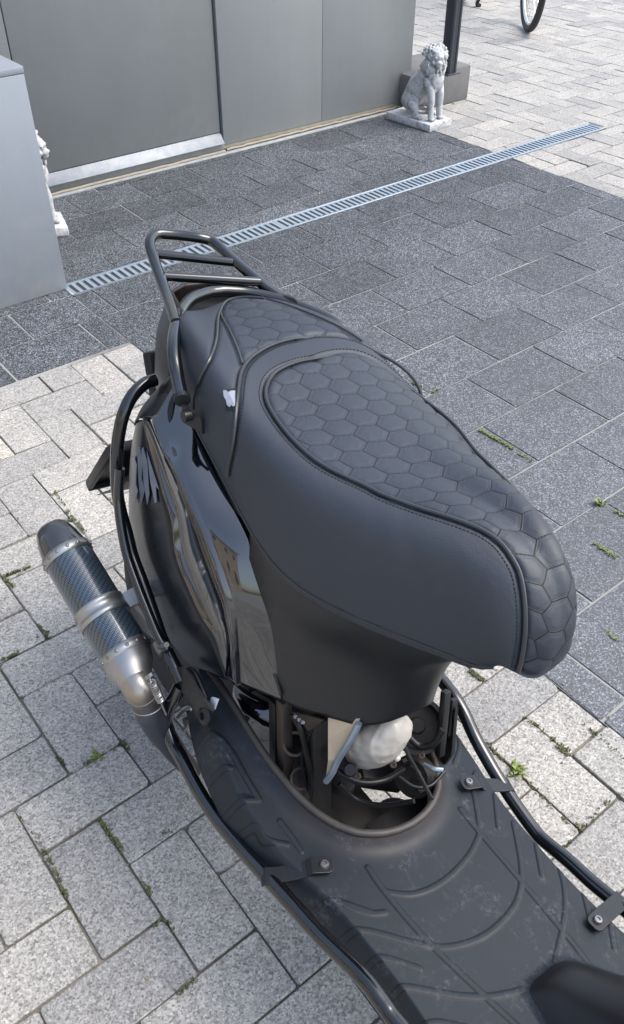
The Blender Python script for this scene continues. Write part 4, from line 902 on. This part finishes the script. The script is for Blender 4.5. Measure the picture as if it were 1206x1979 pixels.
# hump running up to the front shield
xf = np.clip(X + .148, 0, 1); hw_l = .040 + .075 * np.clip(xf / .15, 0, 1.4) ** 1.2; cyh = .012 + .05 * np.clip(xf / .15, 0, 1.2)
tt = (Y - cyh) / hw_l; cross = np.clip(1 - np.abs(tt) ** 2.4, 0, 1) ** 1.3
humpz = None; prof = .018 * (1 - np.exp(-(xf / .018) ** 2)) + 5.5 * xf ** 2 / (1 + 3.5 * xf); Z += prof * cross
humph = prof * cross; rimw = np.exp(-(dU / .020) ** 2) * np.clip((X + .50) / .06, 0, 1)
Gf = np.stack([X, Y, Z], -1)
fb_ = fastgrid('footboard', Gf, MAT['mat'], sc, keep=~inU, attrs={'ribd': rd, 'rim': rimw}, flip=True); md = fb_.modifiers.new('t', 'SOLIDIFY'); md.thickness = .004; md.offset = -1
tn = humph > .004; Gt2 = np.stack([X, Y, Z + .0006 + .002 * np.clip((humph - .004) / .01, 0, 1)], -1); ht_ = fastgrid('steering_tunnel', Gt2, MAT['matte'], sc, keep=tn, flip=True)
lipP = np.array([(x, y, base_z(x) + .0155) for x, y in ul if x > -.70]); lip = MB(); lip.tube(lipP, .0052, 10, smooth=False); lip.build('cavity_lip', MAT['rim'], fb_)
dn = MB(); n = len(lipP); V = [p for p in lipP] + [p * np.array([1, .985, 1]) + np.array([-.004, 0, -.035]) for p in lipP]; dn.add(V, [(i, i + 1, n + i + 1, n + i) for i in range(n - 1)]); o = dn.build('cavity_wall', MAT['engine'], fb_); o.modifiers.new('t', 'SOLIDIFY').thickness = .003
nt_i = min(range(len(frn)), key=lambda k: abs(frn[k][0] + .385)); ft_i = min(range(len(frf)), key=lambda k: abs(frf[k][0] + .378)); ft2 = min(range(len(frf)), key=lambda k: abs(frf[k][0] + .15))
def on_rail(rail, x): P = np.array(sorted([tuple(p) for p in rail])); return np.array([np.interp(x, P[:, 0], P[:, k]) for k in range(3)])
rail_bracket((627, 1671), on_rail(frn, -.405), .265, rail_n); rail_bracket((906, 1512), on_rail(frf, -.352), .266, rail_f); rail_bracket((1155, 1779), on_rail(frf, -.148), .265, rail_f)
# front shield
sh = [[(.10 + .0 * abs(y), y * .17, .30), (.085, y * .175, .42), (.10, y * .18, .55), (.13, y * .17, .70)] for y in np.linspace(-1, 1, 21)]
Gsh = np.array([crom(r, None, 8) for r in sh]); Gsh[..., 0] -= .05 * np.exp(-(Gsh[..., 1] / .05) ** 2) - .03 * (Gsh[..., 1] / .17) ** 2
so = fastgrid('leg_shield', Gsh, MAT['matte'], sc); so.modifiers.new('t', 'SOLIDIFY').thickness = .004
fw = empty('front_wheel', (.36, 0, .215), 0, sc); link(bpy.data.objects.new('tyre', bpy.data.meshes['tyre']), fw)
fk = MB(); fk.tube([(.14, 0, .72), (.20, 0, .60), (.30, .075, .40), (.36, .085, .215)], .02, 12); fk.build('front_fork', MAT['satin'], sc)
hbm = MB(); hbm.tube([(.02, -.30, .98), (.10, -.16, 1.0), (.12, 0, .96), (.10, .16, 1.0), (.02, .30, .98)], .012, 10) if False else None

# ------------------------------------------------------------------ exhaust
def depthpx(p): c = CM @ (A @ np.array(p) + ORG - CAMP); return FPX / c[2]
e1 = L(131, 1075, y=-.235); e2 = L(243, 1262, y=-.215); ax = (e2 - e1); el = np.linalg.norm(ax); ax /= el
ex = empty('exhaust', tuple(e2), 0, sc)
def eobj(mb, name, mat, **k): o = mb.build(name, mat, ex, **k); o.location = -Vector(e2); return o
ER_ = 48.5 / depthpx((e1 + e2) / 2)
fr = np.cross(ax, [0, 0, 1.]); fr /= np.linalg.norm(fr); fu = np.cross(ax, fr)
def oval(name, prof, mat, sq=1.0, n=56, uv=False, bend=None):
    V = []; UV = []
    for d, r in prof:
        if bend is not None and d > el:
            for k in range(n):
                a = 2 * math.pi * k / n; V.append(e2 + bend * (d - el) + r * (fr * math.cos(a) + fu * math.sin(a)))
            continue
        for k in range(n):
            a = 2 * math.pi * k / n; ca, sa = math.cos(a), math.sin(a); V.append(e1 + ax * d + fr * r * ca + fu * r * sa * sq)
    m = len(prof); F = [(i * n + k, (i + 1) * n + k, (i + 1) * n + (k + 1) % n, i * n + (k + 1) % n) for i in range(m - 1) for k in range(n)]
    o = mesh(name, V, F, mat, ex, smooth=True); o.location = -Vector(e2)
    if uv:
        lay = o.data.uv_layers.new(name='UVMap'); c = 0
        for i in range(m - 1):
            for k in range(n):
                for (ii, kk) in ((i, k), (i + 1, k), (i + 1, k + 1), (i, k + 1)):
                    lay.data[c].uv = (kk / n * 2 * math.pi * .045 * 6, prof[ii][0] * 6); c += 1
    return o
oval('silencer', [(0, ER_ * .99), (.01, ER_), (el - .01, ER_), (el, ER_ * .99)], MAT['carbon'], uv=True)
cap = oval('end_cap', [(-.030, 0), (-.032, ER_ * .50), (-.050, ER_ * .56), (-.052, ER_ * .62), (-.048, ER_ * .70), (-.030, ER_ * .86), (-.010, ER_ * .96), (.002, ER_ * .985)], simple('dark_carbon_cap', (.03, .032, .033), .25, .2, .6))
for d in (0.0, el):
    o = oval('rivet_band', [(d - .007, ER_ * 1.0), (d - .0068, ER_ * 1.035), (d + .0068, ER_ * 1.035), (d + .007, ER_ * 1.0)], MAT['steel'])
    rv = MB()
    for k in range(14):
        a = 2 * math.pi * k / 14; dr_ = fr * math.cos(a) + fu * math.sin(a); c = e1 + ax * d + dr_ * ER_ * 1.03; rv.lathe(c, dr_, [(0, .0030), (.0012, .0028), (.002, .0015), (.0022, 0)], 8)
    r_ = rv.build('rivet', MAT['bolt'], o)
cm = el * .60; pc0 = oval('clamp', [(cm - .013, ER_ * 1.01), (cm - .0125, ER_ * 1.06), (cm - .006, ER_ * 1.06), (cm - .0055, ER_ * 1.03), (cm + .0045, ER_ * 1.03), (cm + .005, ER_ * 1.06), (cm + .0125, ER_ * 1.06), (cm + .013, ER_ * 1.01)], MAT['steel'])
slot = MB()
tgt = L(236, 1160, y=-.19); dv = tgt - (e1 + ax * cm); dv -= ax * dv.dot(ax); dv /= np.linalg.norm(dv); dv2 = np.cross(ax, dv)
ear = MB(); ce = e1 + ax * cm
ear.box(ce + dv * (ER_ + .014), (.0125, .020, .0045), [ax, dv, dv2]); ear.cyl(ce + dv * (ER_ + .024) - dv2 * .010, ce + dv * (ER_ + .024) + dv2 * .010, .0065, n=14); eobj(ear, 'clamp_ear', MAT['alu'], bevel=.001)
sgn = 1 if dv2.dot(CAML - ce) > 0 else -1
for k in (-1, 1):
    mid_a = dv * math.cos(k * .9 + .9 * sgn) + dv2 * sgn * math.sin(abs(k * .9 + .9 * sgn))
br = MB(); br.prism([L(246, 1158, y=-.175), L(262, 1163, y=-.172), L(300, 1222, y=-.160), L(304, 1240, y=-.158), L(292, 1232, y=-.165), L(254, 1200, y=-.178), L(240, 1180, y=-.18)], (0, .004, 0)); eobj(br, 'hanger_plate', MAT['alu'], smooth=False)
nk0 = L(264, 1315, y=-.2205); ax2 = (nk0 - e2) / np.linalg.norm(nk0 - e2)
oval('cone', [(el + .006, ER_ * .98), (el + .018, ER_ * .97), (el + .029, ER_ * .91), (el + .038, ER_ * .80), (el + .045, ER_ * .70), (el + .050, ER_ * .665)], MAT['steel'], bend=ax2)
# connecting pipe with heat tint
nk = e2 + ax2 * .040; pp = [nk, e2 + ax2 * .058, L(279, 1342, y=-.213), L(293, 1378, y=-.203), L(308, 1410, y=-.188), L(325, 1434, y=-.168), L(348, 1464, y=-.138), L(372, 1490, y=-.10)]
P, rr_ = crom(pp, np.array([.66, .655, .65, .62, .55, .49, .44, .40]) * ER_, 8); T = MB().tube(P, rr_, 24, smooth=False); o = mesh('pipe', T.v, T.f, MAT['heat'], ex, smooth=True); o.location = -Vector(e2)
al = np.repeat(np.linspace(0, 1, len(P)), 24); a_ = o.data.attributes.new('along', 'FLOAT', 'POINT'); a_.data.foreach_set('value', al.astype('f'))
for q_ in (12, 20):
    tq_ = P[q_ + 1] - P[q_ - 1]; cf = MB(); cf.lathe(P[q_], tq_, [(-.0012, rr_[q_]), (0, rr_[q_] * 1.03), (.0012, rr_[q_])], 28); eobj(cf, 'pipe_collar', MAT['steel'])
spg = MB(); s0, s1 = L(290, 1308, y=-.243), L(313, 1362, y=-.228); L0 = np.linalg.norm(s1 - s0); d0 = (s1 - s0) / L0; x0_ = np.cross(d0, [0, 0, 1.]); x0_ /= np.linalg.norm(x0_); y0_ = np.cross(d0, x0_)
hp = [s0 + d0 * (.15 * L0 + .7 * L0 * t_) + .0042 * (x0_ * math.cos(t_ * 70) + y0_ * math.sin(t_ * 70)) for t_ in np.linspace(0, 1, 160)]
spg.tube(hp, .0011, 5, smooth=False); spg.tube([s0, s0 + d0 * .16 * L0], .0012, 6, smooth=False); spg.tube([s1 - d0 * .16 * L0, s1 + d0 * .02], .0012, 6, smooth=False); eobj(spg, 'spring', MAT['steel'])
hk = MB(); hk.prism([L(279, 1309, y=-.240), L(288, 1303, y=-.240), L(291, 1309, y=-.240), L(283, 1316, y=-.240)], (0, .003, .002)); eobj(hk, 'spring_hook', MAT['steel'], smooth=False)

# ------------------------------------------------------------------ engine bay
en = empty('engine', (-.55, 0, .35), 0, sc)
def nobj(mb, name, mat, **k): o = mb.build(name, mat, en, **k); o.location = -Vector(en.location); return o
wc = L(728, 1440, y=.005); sdx = 1.0
bm = bmesh.new(); view = CAML - wc; view /= np.linalg.norm(view)
px2m = 1 / depthpx(wc)
wd_ = L(731, 1430, y=.005); ell(bm, tuple(wd_), (44 * px2m, .044, 84 * px2m), (0, .35, 0), 4); ell(bm, tuple(L(700, 1432, y=-.022)), (20 * px2m, .02, 30 * px2m), (0, 0, .4), 3); ell(bm, tuple(L(768, 1466, y=-.012)), (7 * px2m,) * 3, (0, 0, 0), 2);
me = bpy.data.meshes.new('engine_cover'); bm.to_mesh(me); bm.free(); o = link(bpy.data.objects.new('engine_cover', me), en, MAT['white_cover']); o.location = -Vector(en.location)
md = o.modifiers.new('r', 'REMESH'); md.mode = 'VOXEL'; md.voxel_size = .0022; md.use_smooth_shade = True; md = o.modifiers.new('s', 'SMOOTH'); md.iterations = 3; dg = bpy.context.evaluated_depsgraph_get(); m9 = bpy.data.meshes.new_from_object(o.evaluated_get(dg)); o.modifiers.clear(); o.data = m9
from mathutils import noise as mn
for v in m9.vertices: v.co += v.normal * (.0045 * mn.noise(v.co * 26) + .0012 * mn.noise(v.co * 90) + .0012 * max(0, math.sin(v.co.x * 190 + v.co.z * 60)) ** 8)
m9.polygons.foreach_set('use_smooth', [True] * len(m9.polygons))
for (px, py, r, nm) in ((677, 1488, .009, 'oil_plug'),):
    c = L(px, py, y=-.05); m_ = MB(); m_.lathe(c, CAML - c, [(-.02, r), (.004, r), (.006, r * .8), (.006, 0)], 20); nobj(m_, nm, MAT['matte'])
m_ = MB(); m_.lathe(L(668, 1470, y=-.03), CAML - wc, [(-.02, .022), (.0, .020), (.004, .012), (.004, 0)], 24); nobj(m_, 'starter_hub', MAT['engine'])
blk = MB(); blk.box((-.60, 0.02, .40), (.06, .075, .07)); blk.box((-.62, .0, .30), (.09, .05, .03)); blk.box((-.74, 0, .36), (.09, .07, .09)); nobj(blk, 'crankcase', MAT['engine'], bevel=.008)
cylb = MB()
for k in range(9): cylb.box((-.60 + .0, .02, .475 + k * .008), (.045, .05, .002))
cylb.box((-.60, .02, .51), (.035, .04, .04)); nobj(cylb, 'cylinder_fins', MAT['engine'], smooth=False)
fan = MB(); fc = L(807, 1402, y=.085); fan.lathe(fc, CAML - fc, [(-.03, .040), (0, .040), (.0, .034), (-.012, .030), (-.012, .012), (-.004, .010), (-.004, 0)], 28); nobj(fan, 'fan_housing', MAT['engine'])
for (px, py) in ((800, 1450), (808, 1480)): pass
sheetp = [L(634, 1380, y=-.078), L(694, 1390, y=-.062), L(674, 1432, y=-.068), L(652, 1468, y=-.072), L(629, 1508, y=-.076), L(634, 1470, y=-.080), L(634, 1430, y=-.080)]
sh_ = MB(); sh_.prism(sheetp, (.0, .003, .002)); nobj(sh_, 'metal_sheet', MAT['gold'], smooth=False)
re = MB(); re.tube([L(694, 1398, y=-.064), L(676, 1432, y=-.070), L(654, 1468, y=-.074), L(642, 1494, y=-.077), L(630, 1510, y=-.079)], .0042, 10); nobj(re, 'sheet_rim', MAT['blue_edge'])
def bar(name, a, b, hw_, ht, mat, up=(0, 0, 1), bevel=.002):
    a, b = np.array(a), np.array(b); d = b - a; ln = np.linalg.norm(d); d /= ln; s_ = np.cross(d, up); s_ /= np.linalg.norm(s_); u_ = np.cross(s_, d); m_ = MB(); m_.box((a + b) / 2, (ln / 2, hw_, ht), [d, s_, u_]); return nobj(m_, name, mat, bevel=bevel)
bar('frame_upright', L(621, 1385, y=-.07), L(612, 1590, y=-.065), .016, .010, MAT['engine'], up=(1, 0, 0))
bar('frame_post', L(549, 1352, y=-.095), L(552, 1535, y=-.092), .008, .008, MAT['rust'], up=(1, 0, 0))
bar('frame_post', L(534, 1352, y=-.09), L(536, 1500, y=-.085), .008, .008, MAT['engine'], up=(1, 0, 0))
bar('frame_post', L(862, 1335, y=.10), L(850, 1460, y=.095), .006, .005, MAT['satin'], up=(1, 0, 0))
bar('frame_post', L(877, 1350, y=.12), L(868, 1420, y=.115), .006, .004, MAT['satin'], up=(1, 0, 0))
bar('stand_arm', L(650, 1530, z=.17), L(716, 1610, z=.17), .030, .012, MAT['engine'])
bar('stand_arm', L(770, 1500, z=.20), L(690, 1488, z=.22), .022, .012, MAT['engine'])
bar('lower_tube', L(720, 1625, z=.20), L(880, 1535, z=.20), .020, .014, MAT['engine'])
bar('lower_tube', L(625, 1500, z=.24), L(680, 1530, z=.24), .012, .010, MAT['engine'])
rb2 = MB(); rb2.lathe(L(768, 1580, z=.16), (0, 0, 1), [(-.02, .034), (.0, .034), (.006, .03), (.006, .0)], 28); nobj(rb2, 'rubber_mount', MAT['tyre'])
for (px, py, yy_, r) in ((570, 1438, -.088, .0165), (582, 1505, -.085, .015)):
    c = L(px, py, y=yy_); m_ = MB(); m_.lathe(c, CAML - c, [(-.02, r * .75), (.001, r * .78), (.002, r), (-.004, r), (-.004, r * .78)], 24); nobj(m_, 'frame_hole_ring', MAT['rust'])
back = MB(); back.prism([L(556, 1365, y=-.075), L(615, 1380, y=-.07), L(622, 1585, y=-.06), L(590, 1560, y=-.07), L(556, 1500, y=-.075)], (0, .004, 0)); nobj(back, 'side_plate', MAT['engine'], smooth=False)
gb = MB(); gb.prism([L(563, 1376, y=-.098), L(590, 1382, y=-.096), L(625, 1392, y=-.09), L(596, 1414, y=-.09), L(588, 1402, y=-.094)], (0, .003, 0)); nobj(gb, 'steel_bracket', MAT['rust'], smooth=False)
for px, py in ((571, 1385), (578, 1391), (585, 1396)): c = L(px, py, y=-.1); m_ = MB(); m_.lathe(c, CAML - c, [(0, .0030), (.002, .0025), (.003, 0)], 10); nobj(m_, 'small_bolt', MAT['bolt'])
cbm = MB(); cbm.tube([L(566, 1382, y=-.098), L(582, 1412, y=-.095), L(592, 1455, y=-.09), L(601, 1500, y=-.085), L(598, 1560, y=-.08)], .0042, 8); nobj(cbm, 'hose', MAT['matte'])
cbm = MB(); cbm.tube([L(776, 1432, y=.04), L(795, 1470, y=.03), L(835, 1545, y=.015)], .0028, 8); nobj(cbm, 'cable', MAT['satin'])
cbm = MB(); cbm.tube([L(820, 1478, y=.06), L(838, 1486, y=.06), L(856, 1488, y=.07)], .0032, 8); nobj(cbm, 'cable', MAT['blue_edge'])
cbm = MB(); cbm.tube([L(498, 1458, y=-.112), L(508, 1466, y=-.110), L(530, 1505, y=-.104), L(548, 1535, y=-.098)], .0068, 12); nobj(cbm, 'drain_hose', MAT['matte'])
swp = MB(); swp.prism([L(880, 1370, y=.115), L(800, 1400, y=.115), L(790, 1480, y=.115), L(830, 1520, y=.115), L(872, 1460, y=.115)], (0, .006, 0)); nobj(swp, 'fan_shroud', MAT['engine'], smooth=False)
for pts_, r_, nm_ in (([(640, 1480, -.06), (668, 1500, -.05), (700, 1512, -.03), (742, 1508, .0), (782, 1486, .03)], .0042, 'hose'), ([(786, 1420, .05), (812, 1442, .06), (838, 1438, .07), (856, 1410, .08)], .0048, 'hose'), ([(604, 1410, -.085), (588, 1440, -.09), (584, 1478, -.09), (596, 1530, -.085)], .0022, 'cable'), ([(770, 1500, .02), (800, 1520, .03), (832, 1518, .05), (860, 1490, .08)], .0026, 'cable'), ([(655, 1515, -.04), (690, 1545, -.02), (740, 1556, .0), (800, 1548, .02)], .0035, 'hose')):
    q_ = MB(); q_.tube([L(a_, b_, y=c_) for a_, b_, c_ in pts_], r_, 10); nobj(q_, nm_, MAT['matte'])
for px, py, yy_, rr3 in ((690, 1500, -.035, .006), (760, 1478, -.01, .0045), (700, 1405, -.02, .005), (815, 1460, .06, .005), (640, 1450, -.066, .004), (612, 1470, -.075, .0045), (613, 1540, -.07, .004)):
    c = L(px, py, y=yy_); q_ = MB(); q_.lathe(c, CAML - c, [(-.004, rr3), (.002, rr3), (.003, rr3 * .8), (.003, rr3 * .5), (.001, rr3 * .45), (.001, 0)], 6 if rr3 > .0045 else 14); nobj(q_, 'engine_bolt', MAT['rust'])
cas = MB(); cc_ = L(800, 1500, y=.06); cas.lathe(cc_, (.2, -1, .4), [(-.01, .030), (.004, .030), (.008, .026), (.008, .018), (.012, .016), (.012, .006), (.009, 0)], 28)
for k in range(8): a_ = k * math.pi / 4; cas.box(cc_ + np.array([.024 * math.cos(a_), -.008, .024 * math.sin(a_)]), (.003, .004, .003))
nobj(cas, 'gear_casing', MAT['engine'])
# glossy inner housing seen under the side panel
ih = [Ly([(452, 1318, -.080), (500, 1348, -.080), (528, 1362, -.075)]), Ly([(448, 1360, -.095), (490, 1392, -.098), (528, 1402, -.085)]), Ly([(455, 1400, -.09), (492, 1450, -.085), (530, 1480, -.07)])]
Gi = patch(ih, n=24, m=8, bulge=[.01, .004]); io = fastgrid('inner_housing', Gi, MAT['gloss'], sc); io.modifiers.new('t', 'SOLIDIFY').thickness = .003
wbx = MB(); wbx.prism([L(430, 1300, y=-.06), L(520, 1350, y=-.06), L(600, 1560, y=-.06), L(500, 1470, y=-.06), L(440, 1370, y=-.06)], (0, .01, 0)); nobj(wbx, 'side_plate', MAT['matte'], smooth=False)
# rear arm joint: small chromed linkage beside the footboard
lk = MB()
c0 = L(358, 1392, y=-.15)
lk.tube([L(344, 1385, y=-.155), L(358, 1370, y=-.155), L(372, 1372, y=-.150), L(366, 1395, y=-.152), L(356, 1412, y=-.155)], .0035, 8); lk.lathe(L(364, 1393, y=-.15), (0, -1, 0), [(0, .007), (.006, .007), (.006, .003), (.002, .003)], 16); lk.build('footpeg_linkage', MAT['steel'], sc)
ar = MB(); ar.tube([L(343, 1330, y=-.165), L(352, 1300, y=-.16), L(372, 1296, y=-.155), L(390, 1330, y=-.155), L(398, 1350, y=-.155)], .004, 8); ar.build('side_bracket', MAT['satin'], sc)
